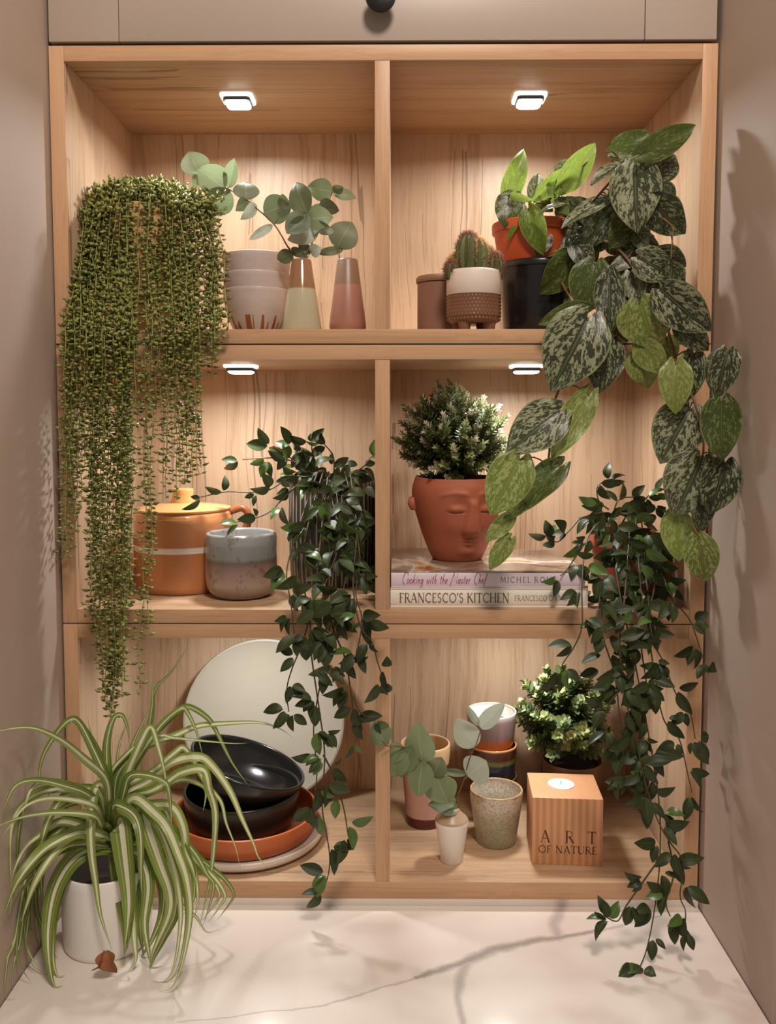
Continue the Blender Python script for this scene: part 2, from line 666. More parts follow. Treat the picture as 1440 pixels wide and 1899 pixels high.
def bowl_mat(name, drips):
    t = NT(name)
    c = t.co('Object')
    x, y, z = t.sep(c)
    n = t.noise(t.n('Mapping', {'Vector': c, 'Scale': (1, 1, 4)}).outputs[0], 50, 3)
    col = t.mix(n, sc(glaze, .86), sc(glaze, 1.08))
    if drips:
        ang = t.math('ARCTAN2', x, y)
        nn = t.n('TexNoise', {'W': t.math('MULTIPLY', ang, 4.2), 'Scale': 1., 'Detail': 0.}, noise_dimensions='1D').outputs[0]
        hgt = t.math('MULTIPLY', t.math('SUBTRACT', nn, .45), .22)
        k = t.math('LESS_THAN', z, t.math('MINIMUM', hgt, .03))
        col = t.mix(k, col, srgb(142, 84, 44))
        col = t.mix(t.math('LESS_THAN', z, .0025), col, srgb(120, 72, 44))
    t.base(col, .28, Specular_IOR_Level=.5)
    t.bump(n, .1, .001)
    return t.m


bm_drip, bm_plain = bowl_mat('glazed_bowl_drips', True), bowl_mat('glazed_bowl', False)
bl = ['pale bowl with brown glaze drips at the bottom of the stack', 'pale glazed bowl in the middle of the stack of three', 'pale glazed bowl on top of the stack of three']
prev = 0
for i in range(3):
    zb_ = [0, zr[0] - .052, zr[1] - .052][i]
    hh = zr[i] - zb_
    b = thing('bowl', bl[i], 'bowl', (bx.x, Yb, S1 + zb_), 'stacked pale bowls')
    k = (rb / .0525) * (1, 1.0, 1.02)[i]
    f = hh / .052 if i else hh / .055
    pr = smoothprof([(.026 * k, 0), (.033 * k, .003 * f), (.0425 * k, .018 * f), (.0495 * k, .036 * f), (.0525 * k, (.055 if i == 0 else .052) * f)], 4)
    vessel('body', pr, bm_drip if i == 0 else bm_plain, b, .0032)

# ---- the two cone vases
def vase(name, label, px, Yc, rb_, rt_, ytop, split, c_top, c_bot, chamfer):
    p = at(px, 560, Yc)
    h = zat(px, ytop, Yc, S1)
    zs = zat(px, split, Yc, S1)
    m = bands(name + '_glaze', [(0, sc(c_bot, .92)), (zs - .001, c_bot), (zs + .001, c_top), (h, c_top)], .13 if not chamfer else .38, .0004, 60, z0=0, z1=h)
    v = thing('vase', label, 'vase', (p.x, Yc, S1), 'tapered vases with eucalyptus')
    s = mpp(Yc)
    if chamfer:
        pr = [(rb_ * s * .90, 0), (rb_ * s * .93, .001), (rb_ * s, .012), (rb_ * s * .99, .017), (rt_ * s, h - .001), (rt_ * s - .0006, h)]
    else:
        pr = [(rb_ * s * .96, 0), (rb_ * s, .002), (rb_ * s * .99, .006), (rt_ * s, h - .001), (rt_ * s - .0006, h)]
    vessel('body', pr, m, v, .004, floor=.01)
    return v


vase('sage', 'tapered vase with brown neck and glossy sage green lower half', 560, .06, 37, 18, 484, 537, srgb(150, 108, 76), srgb(182, 172, 142), False)
vase('pink', 'tapered vase with brown neck and dusty pink lower half', 645, .09, 34, 19, 483, 530, srgb(128, 98, 76), srgb(158, 108, 90), True)

# ---- brown canister
Yc = .13
p = at(818, 560, Yc)
can = thing('canister', 'brown canister with wooden lid left of the cactus', 'canister', (p.x, Yc, S1))
rc = 43 * mpp(Yc)
hc = zat(818, 526, Yc, S1)
hl = zat(818, 514, Yc, S1)
lathe('body', [(0, 0), (rc - .002, 0), (rc, .002), (rc, hc - .001), (rc - .002, hc), (0, hc)], plain('brown_ceramic', srgb(128, 92, 76), .5), can)
lathe('lid', [(0, hc), (rc + .0015, hc), (rc + .0022, hc + .002), (rc + .0022, hl - .003), (rc, hl), (0, hl)], plain('lid_wood', srgb(130, 96, 72), .55), can)

# ---- cactus pot
Yc = .055
p = at(879, 560, Yc)
cac = thing('potted_cactus', 'small spiny cactus in a white and brown footed pot', 'cactus', (p.x, Yc, S1))
s = mpp(Yc)
r = 49.5 * s
h = zat(879, 506, Yc, S1)
zs = zat(879, 549, Yc, S1)
zbm = .0125
t = NT('cactus_pot_glaze')
c_ = t.co('Object')
z_ = t.sep(c_)[2]
up_ = t.math('GREATER_THAN', z_, zs)
t.base(t.mix(up_, srgb(132, 92, 70), srgb(226, 208, 196)), t.math('ADD', t.math('MULTIPLY', up_, .25), .25))
vessel('pot', [(r * .80, zbm), (r * .93, zbm + .003), (r, zbm + .014), (r, zs - .0005), (r + .0004, zs), (r + .0004, h - .002), (r - .0005, h)], t.m, cac, .004, floor=zbm + .008)
# dimples of the lower half: small raised studs
V, F = [], []
for ring in range(7):
    zz = zbm + .006 + ring * (zs - zbm - .010) / 6.
    for k in range(44):
        a = 2 * math.pi * (k + .5 * (ring % 2)) / 44
        rr_ = r * (.975 if ring == 0 else 1.0)
        cx, cy = math.cos(a), math.sin(a)
        b0 = len(V)
        w = .0021
        ta = Vector((-cy, cx, 0))
        o_ = Vector((cx * rr_, cy * rr_, zz))
        V += [tuple(o_ + ta * w), tuple(o_ + Vector((0, 0, w))), tuple(o_ - ta * w), tuple(o_ - Vector((0, 0, w))), tuple(o_ + Vector((cx, cy, 0)) * .0011)]
        for q in range(4):
            F.append((b0 + q, b0 + (q + 1) % 4, b0 + 4))
st = mk('studs', V, F, plain('stud_glaze', srgb(138, 96, 72), .22), cac, smooth=True)
st['kind'] = 'stuff'
foot = lathe_data([(0, 0), (.0065, 0), (.008, .003), (.0098, .014), (0, .016)], 16)
fme = meshdata('foot', *foot, plain('foot_glaze', srgb(128, 90, 70), .35), sharp=50)
for k in range(4):
    a = math.radians(45 + 90 * k + 10)
    link('foot', fme, cac, Matrix.Translation((math.cos(a) * r * .66, math.sin(a) * r * .66, 0)))
lathe('soil', [(0, h - .008), (r - .004, h - .010), (r - .0042, h - .014)], plain('dark_soil', srgb(60, 44, 34), .95, .4, 200), cac)
cm = NT('cactus_skin')
cm.base(cm.mix(cm.noise(cm.co(), 90, 3), srgb(58, 74, 40), srgb(104, 112, 60)), .6)
spm = plain('cactus_spine', srgb(196, 150, 92), .6)
spr = plain('cactus_spine_red', srgb(130, 80, 50), .6)
cr = random.Random(3)
for (px, py, rp, top) in ((868, 470, 27, 436), (899, 480, 24, 459), (848, 490, 17, 470), (884, 470, 22, 445), (918, 492, 13, 474), (840, 503, 14, 489)):
    q = at(px, py, Yc) - Vector(cac.location)
    rad = rp * s
    zt = zat(px, top, Yc, S1)
    base_z = h - .012
    if zt - base_z < .012: zt = base_z + .014
    yy = cr.uniform(-.014, .016)
    yy = max(-.02, min(.02, yy))
    rad = min(rad, .0175)
    H_ = zt - base_z
    pr = [(rad * .75, 0), (rad * .95, H_ * .25), (rad, H_ * .5), (rad * .9, H_ * .75), (rad * .6, H_ * .93), (rad * .25, H_), (0, H_ * .985)]
    pr = smoothprof(pr, 3)
    rib = lambda r_, z_, a_: r_ * (1 + .10 * math.cos(a_ * 11))
    stem = lathe('stem', [(max(0, a_), b_) for a_, b_ in pr], cm.m, cac, 66, rib, mtx=Matrix.Translation((q.x, yy, base_z)))
    V, F = [], []
    for k in range(1300):
        t_ = cr.random() ** .7
        i_ = t_ * (len(pr) - 1)
        a0_, a1_ = pr[int(i_)], pr[min(int(i_) + 1, len(pr) - 1)]
        fr = i_ - int(i_)
        r_ = a0_[0] + (a1_[0] - a0_[0]) * fr
        z_ = a0_[1] + (a1_[1] - a0_[1]) * fr
        rib_i = cr.randrange(11)
        a = 2 * math.pi * rib_i / 11
        o_ = Vector((math.cos(a) * r_ * 1.09, math.sin(a) * r_ * 1.09, z_))
        dr = Vector((math.cos(a), math.sin(a), .25 + 1.2 * (z_ / H_) ** 3)) + Vector((cr.gauss(0, .6), cr.gauss(0, .6), cr.gauss(0, .6)))
        dr.normalize()
        u_ = dr.orthogonal().normalized() * .00042
        w_ = dr.cross(u_)
        b0 = len(V)
        V += [tuple(o_ + u_), tuple(o_ - u_ * .5 + w_ * .8), tuple(o_ - u_ * .5 - w_ * .8), tuple(o_ + dr * cr.uniform(.004, .0085))]
        F += [(b0, b0 + 1, b0 + 3), (b0 + 1, b0 + 2, b0 + 3), (b0 + 2, b0, b0 + 3)]
    sp = mk('spines', V, F, spm if cr.random() < .65 else spr, stem)
    sp['kind'] = 'stuff'

# ---- black pot under the orange one
Yp = .14
s = mpp(Yp)
pb = at(1000, 560, Yp)
hb = zat(1000, 492, Yp, S1)
black_pot = thing('flower_pot', 'glossy black pot standing under the orange plant pot', 'pot', (pb.x, Yp, S1))
blk = plain('black_gloss', srgb(30, 27, 27), .22)
vessel('body', [(62 * s, 0), (64 * s, .003), (69 * s, hb * .55), (71 * s, hb - .008), (73 * s, hb - .0075), (73 * s, hb - .001), (72.5 * s, hb)], blk, black_pot, .005, floor=hb - .003)

# ================================================================== shelf 2
# ---- lidded orange jar
Yj = .172
s = mpp(Yj)
pj = at(342, 1050, Yj)
jar = thing('lidded_jar', 'glossy orange lidded jar with a white glaze band', 'jar', (pj.x, Yj, S2))
rj = 91 * s
hj = zat(342, 945, Yj, S2)
zw = zat(342, 1024, Yj - rj, S2)
om = bands('orange_glaze', [(0, srgb(176, 112, 68)), (.01, srgb(194, 126, 78)), (zw - .0045, srgb(190, 122, 74)), (zw - .0035, srgb(236, 222, 214)), (zw + .004, srgb(232, 216, 208)), (zw + .006, srgb(186, 120, 76)), (hj, srgb(198, 132, 84))], .16, .0004, 25, z0=0, z1=hj, Coat_Weight=.4)
pr = [(rj * .955, 0), (rj * .985, .002), (rj, .012), (rj, hj - .018), (rj * .99, hj - .008), (rj * .965, hj - .003), (rj * .93, hj)]
lathe('body', [(0, 0)] + smoothprof(pr, 3) + [(0, hj)], om, jar, 72, sharp=60)
hk0, hk1 = zat(340, 940, Yj, S2), zat(340, 906, Yj, S2)
lm = plain('apricot_glaze', srgb(214, 156, 98), .18, .03)
hl = hj + .0005
pr = [(rj * .95, hl), (rj * .955, hl + .003), (rj * .75, hl + .006), (rj * .42, hl + .009), (21 * s, hl + .012)]
lid = lathe('lid', [(0, hl)] + pr + [(0, hl + .012)], lm, jar, 72, sharp=60)
kb = hl + .0115
lathe('knob', [(0, kb), (23 * s, kb), (22 * s, kb + .004), (18.5 * s, kb + (hk1 - kb) * .6), (19.5 * s, hk1 - .003), (18 * s, hk1), (0, hk1 + .0008)], lm, lid, 40, sharp=60)
hp = [at(428, 948, Yj), at(450, 942, Yj), at(461, 955, Yj), at(458, 975, Yj), at(445, 995, Yj), at(428, 1003, Yj)]
tube('handle', crom([tuple(q) for q in hp], 5), .006, plain('handle_glaze', srgb(150, 84, 50), .2), jar, seg=10)

# ---- frosted glass candle pot
Yg = .100
s = mpp(Yg)
pg = at(448, 1050, Yg)
gl = thing('glass_candle_pot', 'frosted glass pot, grey above and mottled brown below', 'candle holder', (pg.x, Yg, S2))
rg = 66.5 * s
hg = zat(448, 990, Yg, S2)
zm = zat(448, 1046, Yg - rg, S2)
gm = bands('frosted_glass', [(0, srgb(170, 140, 122)), (hg * .25, srgb(196, 168, 150)), (zm - .008, srgb(158, 128, 116)), (zm, srgb(120, 108, 100)), (zm + .006, srgb(150, 150, 148)), (hg, srgb(168, 170, 170))], .22, .0012, 30, (srgb(104, 70, 58), 45, .58, .55), z0=0, z1=hg, Transmission_Weight=.3, Coat_Weight=.5)
pr = smoothprof([(rg * .55, 0), (rg * .75, .0015), (rg * .93, .012), (rg * .995, .03), (rg, hg * .55), (rg * .985, hg * .75), (rg * .995, hg * .92), (rg * .98, hg)], 4)
vessel('body', pr, gm, gl, .007, 72, floor=.012)
lathe('wax', [(0, hg * .86), (rg - .0085, hg * .86), (rg - .0085, .0125)], plain('wax', srgb(186, 180, 174), .35), gl)

# ---- cookbooks
def strokefont():
    A = {}
    T, t = .115, .05
    def arc(cx, cy, rx, ry, a0, a1, n=12):
        return [(cx + rx * math.cos(math.radians(a0 + (a1 - a0) * i / n)), cy + ry * math.sin(math.radians(a0 + (a1 - a0) * i / n))) for i in range(n + 1)]
    def sf(x, y, w=.12):
        return (.035, [(x - w, y), (x + w, y)])
    st = lambda x, w=T: (w, [(x, 0), (x, 1)])
    A['A'] = (.80, [(t, [(.08, 0), (.40, 1)]), (T, [(.40, 1), (.72, 0)]), (t, [(.19, .34), (.60, .34)]), sf(.08, .018, .09), sf(.72, .018, .1)])
    A['R'] = (.72, [st(.14), (t, [(.14, .97)] + arc(.34, .74, .22, .23, 90, -90, 8) + [(.14, .51)]), (T, [(.34, .51), (.68, 0)]), sf(.14, .018), sf(.12, .98, .1)])
    A['T'] = (.72, [st(.36), (t, [(.04, .97), (.68, .97)]), (t, [(.05, .97), (.03, .82)]), (t, [(.67, .97), (.69, .82)]), sf(.36, .018, .13)])
    A['O'] = (.92, [(.085, arc(.46, .5, .38, .47, 0, 360, 28))])
    A['F'] = (.58, [st(.14), (t, [(.14, .97), (.52, .97)]), (t, [(.52, .97), (.53, .84)]), (t, [(.14, .52), (.44, .52)]), sf(.14, .018), sf(.12, .98, .1)])
    A['N'] = (.88, [(t, [(.14, 0), (.14, 1)]), (T, [(.12, 1), (.74, 0)]), (t, [(.74, 0), (.74, 1)]), sf(.14, .018, .1), sf(.74, .98, .11), sf(.09, .98, .07)])
    A['U'] = (.84, [(T, [(.15, 1), (.15, .32)] + arc(.42, .3, .27, .28, 180, 270, 6)), (t, arc(.42, .3, .27, .28, 270, 360, 6) + [(.69, 1)]), sf(.15, .98), sf(.69, .98, .1)])
    A['E'] = (.60, [st(.14), (t, [(.14, .97), (.52, .97)]), (t, [(.52, .97), (.53, .85)]), (t, [(.14, .52), (.44, .52)]), (t, [(.14, .03), (.54, .03)]), (t, [(.54, .03), (.56, .16)]), sf(.1, .018, .08)])
    A['C'] = (.80, [(.09, arc(.46, .5, .38, .47, 48, 312, 22)), (t, [(.71, .85), (.72, .72)])])
    A['S'] = (.56, [(.085, arc(.28, .74, .18, .23, 35, 250, 10) + arc(.28, .27, .19, .24, 80, -150, 12))])
    A['K'] = (.76, [st(.14), (t, [(.14, .46), (.62, 1)]), (T, [(.30, .62), (.72, 0)]), sf(.14, .018), sf(.14, .98), sf(.62, .98, .09)])
    A['I'] = (.30, [st(.15), sf(.15, .018), sf(.15, .98)])
    A['H'] = (.86, [st(.14), st(.72), (t, [(.14, .52), (.72, .52)]), sf(.14, .018), sf(.14, .98), sf(.72, .018), sf(.72, .98)])
    A['D'] = (.86, [st(.14), (.08, [(.14, .97), (.34, .97)] + arc(.36, .5, .40, .47, 90, -90, 12) + [(.14, .03)]), sf(.12, .98, .08), sf(.12, .018, .08)])
    A['M'] = (.98, [(t, [(.12, 0), (.18, 1)]), (T, [(.18, 1), (.48, .1)]), (t, [(.48, .1), (.78, 1)]), (T, [(.78, 1), (.86, 0)]), sf(.12, .018, .09), sf(.86, .018, .1)])
    A['L'] = (.56, [st(.14), (t, [(.14, .03), (.52, .03)]), (t, [(.52, .03), (.53, .18)]), sf(.14, .98)])
    A['X'] = (.74, [(T, [(.08, 1), (.66, 0)]), (t, [(.64, 1), (.08, 0)])])
    A["'"] = (.2, [(T, [(.1, 1), (.08, .78)])])
    # handwriting
    k = .05
    S = {}
    S['C'] = (.62, [(k, arc(.42, .55, .34, .62, 60, 285, 16)), (k, [(.6, 1.05), (.66, .85)])])
    S['o'] = (.34, [(k, arc(.17, .22, .14, .2, 0, 360, 14))])
    S['k'] = (.36, [(k, [(.06, 0), (.1, .95)]), (k, [(.08, .2), (.3, .45)]), (k, [(.14, .26), (.32, 0)])])
    S['i'] = (.18, [(k, [(.07, 0), (.09, .42)]), (k, [(.1, .56), (.11, .62)])])
    S['n'] = (.36, [(k, [(.05, 0), (.08, .42)]), (k, [(.07, .25), (.17, .42), (.26, .38), (.28, 0)])])
    S['g'] = (.36, [(k, arc(.17, .22, .14, .2, 0, 360, 12)), (k, [(.31, .4), (.29, -.2), (.15, -.34), (.02, -.22)])])
    S['w'] = (.44, [(k, [(.04, .42), (.1, 0), (.2, .34), (.28, 0), (.4, .42)])])
    S['t'] = (.24, [(k, [(.1, .75), (.09, .05), (.2, .02)]), (k, [(0, .48), (.22, .5)])])
    S['h'] = (.36, [(k, [(.05, 0), (.1, .95)]), (k, [(.07, .25), (.17, .42), (.26, .36), (.28, 0)])])
    S['e'] = (.32, [(k, [(.04, .2), (.27, .26)] + arc(.17, .22, .13, .2, 20, 320, 12))])
    S['M'] = (.92, [(k, [(.02, -.25), (.24, 1.1), (.42, .1), (.72, 1.1), (.84, 0)])])
    S['a'] = (.36, [(k, arc(.16, .22, .13, .2, 0, 360, 12)), (k, [(.29, .42), (.31, .02)])])
    S['s'] = (.28, [(k, [(.25, .4), (.1, .36), (.12, .22), (.24, .14), (.16, 0), (.02, .05)])])
    S['r'] = (.26, [(k, [(.05, 0), (.08, .42)]), (k, [(.07, .26), (.16, .42), (.25, .38)])])
    S['f'] = (.3, [(k, [(.3, .9), (.18, .95), (.12, .7), (.06, -.3)]), (k, [(.02, .42), (.24, .44)])])
    return A, S


FONT_CAP, FONT_SCRIPT = strokefont()


def lettering(name, text, font, x, z, h, mat, parent, y, width=None, slant=0., bold=1., wscale=1., track=.06):
    """flat printed strokes on a face looking towards -Y; x, z = left end of the baseline in parent space"""
    adv = 0
    glyphs = []
    for ch in text:
        if ch == ' ':
            adv += .38
            continue
        w, strokes = font[ch]
        glyphs.append((adv, strokes))
        adv += w + track
    k = (width / (adv * h)) if width else wscale
    V, F = [], []
    for gx, strokes in glyphs:
        for th, pts in strokes:
            P = [Vector((x + (gx + a + slant * b) * h * k, z + b * h)) for a, b in pts]
            hw = th * h * bold / 2
            b0 = len(V)
            for i, p_ in enumerate(P):
                d = P[min(i + 1, len(P) - 1)] - P[max(i - 1, 0)]
                d = d.normalized() if d.length > 1e-9 else Vector((1, 0))
                n_ = Vector((-d.y, d.x)) * hw
                V += [(p_.x + n_.x, y, p_.y + n_.y), (p_.x - n_.x, y, p_.y - n_.y)]
            for i in range(len(P) - 1):
                q = b0 + 2 * i
                F.append((q, q + 1, q + 3, q + 2))
    # a hair of thickness so that it is a real layer of print
    n0 = len(V)
    V += [(a, y + .00012, c) for a, b, c in V]
    F += [tuple(i + n0 for i in f[::-1]) for f in F]
    return mk(name, V, F, mat, parent, smooth=False)


Yk = .0155
xk0, xk1 = at(724.5, 1110, Yk).x, at(1091, 1110, Yk).x
zk1 = zat(900, 1091, Yk, S2)
zk2 = zat(900, 1060, Yk, S2)
DK = .245


def book(label, z0, z1, y0, x0, x1, spine_c, cover_mat, rz):
    b = thing('book', label, 'book', ((x0 + x1) / 2, y0, S2 + z0), 'stacked cookbooks')
    w, h = (x1 - x0) / 2, z1 - z0
    sm = plain('book_spine', spine_c, .3, .02, Coat_Weight=.3)
    box('bottom_cover', (-w, .001, 0), (w, DK - .02, .0022), sm, b, .0006)
    box('top_cover', (-w, .001, h - .0022), (w, DK - .02, h), cover_mat, b, .0006)
    # rounded spine
    out = []
    for i in range(9):
        a = i / 8
        out.append((.0035 - .0035 * (1 - (2 * a - 1) ** 2) ** .5, h * a))
    V, F = [], []
    for xx in (-w, w):
        V += [(xx, yy, zz) for yy, zz in out] + [(xx, .006, h), (xx, .006, 0)]
    n_ = len(out) + 2
    for i in range(n_):
        j = (i + 1) % n_
        F.append((i, j, n_ + j, n_ + i))
    F += [tuple(range(n_))[::-1], tuple(range(n_, 2 * n_))]
    mk('spine', V, F, sm, b, sharp=40)
    box('pages', (-w + .003, .006, .0022), (w - .003, DK - .024, h - .0022), plain('paper', srgb(228, 218, 198), .8, .05, 300), b, .0003)
    return b, w, h


cov = NT('cover_print')
cc = cov.co('Object')
nn = cov.noise(cc, 9, 3, .5, .6)
cov.base(cov.ramp(nn, [(.34, srgb(70, 50, 40)), (.42, srgb(130, 106, 88)), (.53, srgb(150, 130, 114)), (.58, srgb(214, 206, 198)), (.625, srgb(186, 140, 84)), (.67, srgb(150, 50, 36))]), .18, Coat_Weight=.5)
b1, w1, h1 = book('lower cookbook with cream spine and brown capital letters', 0, zk1, Yk, xk0, xk1, srgb(240, 230, 218), plain('cream_cover', srgb(226, 214, 196), .3), 0)
ink = plain('brown_ink', srgb(120, 92, 60), .5)
ink2 = plain('pale_ink', srgb(170, 146, 116), .5)
pink_ink = plain('magenta_ink', srgb(176, 60, 96), .5)
grey_ink = plain('grey_ink', srgb(120, 104, 104), .5)
px2x = lambda px: at(px, 1110, Yk).x - b1.location.x
lettering('title_lettering', "FRANCESCO'S KITCHEN", FONT_CAP, px2x(741), h1 * .5 - .0066, .0140, ink, b1, -.0004, px2x(946) - px2x(741))
lettering('author_lettering', 'FRANCESCO DA MOSTO', FONT_CAP, px2x(955), h1 * .5 - .004, .0082, ink2, b1, -.0004, px2x(1074) - px2x(955))
b2, w2, h2 = book('upper cookbook with lilac spine and pink script title', zk1 + .0002, zk2, Yk + .002, xk0 + .001, xk1 - .004, srgb(226, 208, 218), cov.m, 0)
px2x = lambda px: at(px, 1075, Yk + .002).x - b2.location.x
lettering('title_lettering', 'Cooking with the Master Chef', FONT_SCRIPT, px2x(745), h2 * .5 - .0058, .0150, pink_ink, b2, -.0004, px2x(903) - px2x(745), .3, 1.1)
lettering('author_lettering', 'MICHEL ROUX', FONT_CAP, px2x(928), h2 * .5 - .0042, .0084, grey_ink, b2, -.0004, px2x(1036) - px2x(928), 0, 1, 1, .2)

# ---- face planter
Yf = .135
s = mpp(Yf)
ZF = S2 + zk2
pf = at(848, 1000, Yf)
hf = at(848, 884, Yf).z - ZF
FACE = math.radians(-90 + 17)
fp = [(0, 0), (40, 0), (46, .012), (53, .10), (62, .25), (71, .42), (79, .60), (84, .76), (83.5, .88), (79.5, .97), (78, 1.0)]
prof = [(a * s, b * hf) for a, b in fp]
prof = [(0, 0)] + [(q[0], q[1]) for q in crom(prof[1:], 12)]


def gs(x, c, w):
    return math.exp(-((x - c) / w) ** 2)


def sstep(a, b, x):
    t = max(0, min(1, (x - a) / (b - a)))
    return t * t * (3 - 2 * t)


def face(r, z, a):
    d = (a - FACE + math.pi) % (2 * math.pi) - math.pi
    h = z / hf
    if abs(d) > 1.3:
        return r
    q = 0
    # nose: flat-sided ridge widening to the tip
    nw = .085 + .09 * sstep(.74, .40, h)
    nose = sstep(.80, .70, h) * sstep(.335, .385, h)
    q += .0115 * nose * (.55 + .45 * sstep(.72, .40, h)) * sstep(nw * 1.7, nw * .6, abs(d))
    # brow line running into the nose, and the socket under it
    bl_ = .80 + .045 * math.cos((abs(d) - .38) * 4)
    q += .0024 * gs(h, bl_, .03) * sstep(.05, .2, abs(d)) * sstep(.85, .6, abs(d))
    q -= .0042 * gs(abs(d), .30, .17) * gs(h, .70, .085)
    # closed eyelid with its crease
    q += .0050 * gs(abs(d), .38, .15) * gs(h, .655, .042)
    q -= .0032 * gs(h, .612 + .25 * (abs(d) - .38) ** 2, .009) * sstep(.62, .5, abs(d)) * sstep(.14, .24, abs(d))
    # mouth
    q += .0048 * gs(d, 0, .14) * (gs(h, .272, .020) + .9 * gs(h, .232, .022))
    q -= .0030 * gs(d, 0, .16) * gs(h, .252, .007)
    q -= .0012 * gs(d, 0, .05) * gs(h, .31, .03)
    # chin and cheeks
    q += .0040 * gs(d, 0, .30) * gs(h, .13, .06)
    q += .0022 * gs(abs(d), .45, .25) * gs(h, .45, .10)
    return r + q


terra = NT('terracotta')
terra.base(terra.mix(terra.noise(terra.co(), 30, 4), srgb(158, 84, 58), srgb(184, 104, 74)), .62)
fpot = thing('face_planter', 'terracotta planter shaped as a sleeping face with a leafy bush', 'planter', (pf.x, Yf, ZF))
inner = [(r - .006, z) for r, z in prof[::-1] if z > .02]
lathe('pot', prof + inner + [(0, .02)], terra.m, fpot, 220, face, sharp=None)
for sd in (-1, 1):
    a = FACE + sd * math.radians(96)
    V, F = lathe_data([(0, -.006), (.008, -.005), (.012, 0), (.008, .005), (.004, .0035), (0, .003)], 20)
    ear = mk('ear', V, F, terra.m, fpot)
    rr_ = 82 * s
    ear.matrix_local = Matrix.Translation((math.cos(a) * rr_, math.sin(a) * rr_, hf * .69)) @ Matrix.Rotation(a, 4, 'Z') @ Matrix.Rotation(math.radians(8), 4, 'Y') @ Matrix.Diagonal((1.0, .55, 2.0, 1)) @ Matrix.Rotation(math.radians(-70), 4, 'Z')
    ear.rotation_euler = ear.rotation_euler
lathe('soil', [(0, hf * .93), (70 * s, hf * .92), (70 * s, hf * .90)], plain('moss_dark', srgb(40, 44, 24), .95, .4, 200), fpot)

# ================================================================== shelf 3
# ---- round white board leaning at the back
Yd = .281
s = mpp(Yd)
rd = 153 * s
tl = math.radians(11)
cz = rd * math.cos(tl)
pd = at(491, 1340, Yd)
brd = thing('serving_board', 'round white serving board leaning against the back panel', 'board', (pd.x, Yd, S3))
wm = plain('white_stone', srgb(182, 172, 154), .45, .03)
pr = [(0, 0), (rd - .004, 0), (rd - .001, .001), (rd, .004), (rd, .010), (rd - .0015, .0125), (rd - .005, .013), (rd - .0075, .011), (0, .011)]
d_ = lathe('disc', pr, wm, brd, 96, sharp=45)
# disc axis +Z -> towards the room (-Y), leaning back
d_.matrix_local = Matrix.Translation((0, 0, cz + .0025)) @ Matrix.Rotation(math.pi / 2 - tl, 4, 'X')

# ---- stack of dishes
Yq = .138
s = mpp(Yq)
pq = at(458, 1540, Yq)
wpl = thing('plate', 'white round plate under the orange dish', 'plate', (pq.x, Yq, S3))
rw = .126
vessel('body', smoothprof([(rw * .80, 0), (rw * .93, .002), (rw * .99, .008), (rw, .016)], 4), plain('white_glaze', srgb(226, 212, 200), .3, .03), wpl, .004, 80, floor=.010)
ord_ = thing('serving_dish', 'orange terracotta dish under the black bowls', 'dish', (pq.x - .002, Yq + .002, S3 + .0102))
ro = 137 * s
vessel('body', smoothprof([(ro * .84, 0), (ro * .92, .003), (ro * .975, .014), (ro, .036)], 4), plain('orange_terracotta', srgb(196, 104, 58), .4, .06), ord_, .005, 80, floor=.006)
blkb = plain('black_bowl_glaze', srgb(38, 34, 33), .26, .1, 60)
bb = thing('bowl', 'black bowl standing upright in the orange dish', 'bowl', (pq.x - .008, Yq + .008, S3 + .0164), 'black bowls')
r1_ = 111 * s
vessel('body', smoothprof([(r1_ * .62, 0), (r1_ * .70, .002), (r1_ * .88, .014), (r1_ * .97, .036), (r1_, .062)], 4), blkb, bb, .005, 80, floor=.006)
bt = thing('bowl', 'black bowl tilted on top of the upright black bowl', 'bowl', (pq.x - .019, Yq + .016, S3 + .0164 + .0445), 'black bowls')
bt.rotation_euler = (math.radians(-3), math.radians(19), 0)
blkc = plain('black_bowl_gloss', srgb(30, 27, 26), .2, .1, 60)
vessel('body', smoothprof([(r1_ * .36, 0), (r1_ * .50, .0012), (r1_ * .72, .009), (r1_ * .90, .024), (r1_ * .99, .042), (r1_ * 1.03, .060)], 5), blkc, bt, .005, 80, floor=.006)

# ---- tall tumbler
def tumbler(name, label, cat, px, Yc, rtp, rbt, ytop, base, m_fn, group, grow=.35, seg=64, thick=.0032):
    p_ = at(px, ytop, Yc)
    s_ = mpp(Yc)
    h_ = p_.z - base
    o = thing(name, label, cat, (p_.x, Yc, base), group)
    pr_ = smoothprof([(rbt * s_ * .93, 0), (rbt * s_, .003), (rbt * s_ + (rtp - rbt) * s_ * grow, h_ * .4), (rtp * s_ * .99, h_ * .85), (rtp * s_, h_)], 4)
    vessel('body', pr_, m_fn(h_), o, thick, seg, floor=.006)
    return o


def tm(h):
    return bands('tumbler_glaze', [(0, srgb(92, 36, 34)), (.0165, srgb(92, 36, 34)), (.018, srgb(196, 156, 142)), (h * .66, srgb(190, 152, 138)), (h * .70, srgb(60, 44, 34)), (h * .765, srgb(64, 46, 34)), (h * .78, srgb(204, 164, 118)), (h, srgb(214, 176, 132))], .3, .0004, 30, z0=0, z1=h)


tumbler('tumbler', 'tall pink tumbler with beige rim and maroon base', 'cup', 789, .193, 47, 36, 1378, S3, tm, None)


# ---- three stacked cups
def cup_a(h):
    return bands('cup_lilac', [(0, srgb(176, 88, 34)), (h * .30, srgb(186, 96, 38)), (h * .42, srgb(140, 112, 116)), (h * .85, srgb(150, 128, 130)), (h * .97, srgb(200, 186, 174)), (h, srgb(214, 198, 182))], .25, .001, 30, z0=0, z1=h)


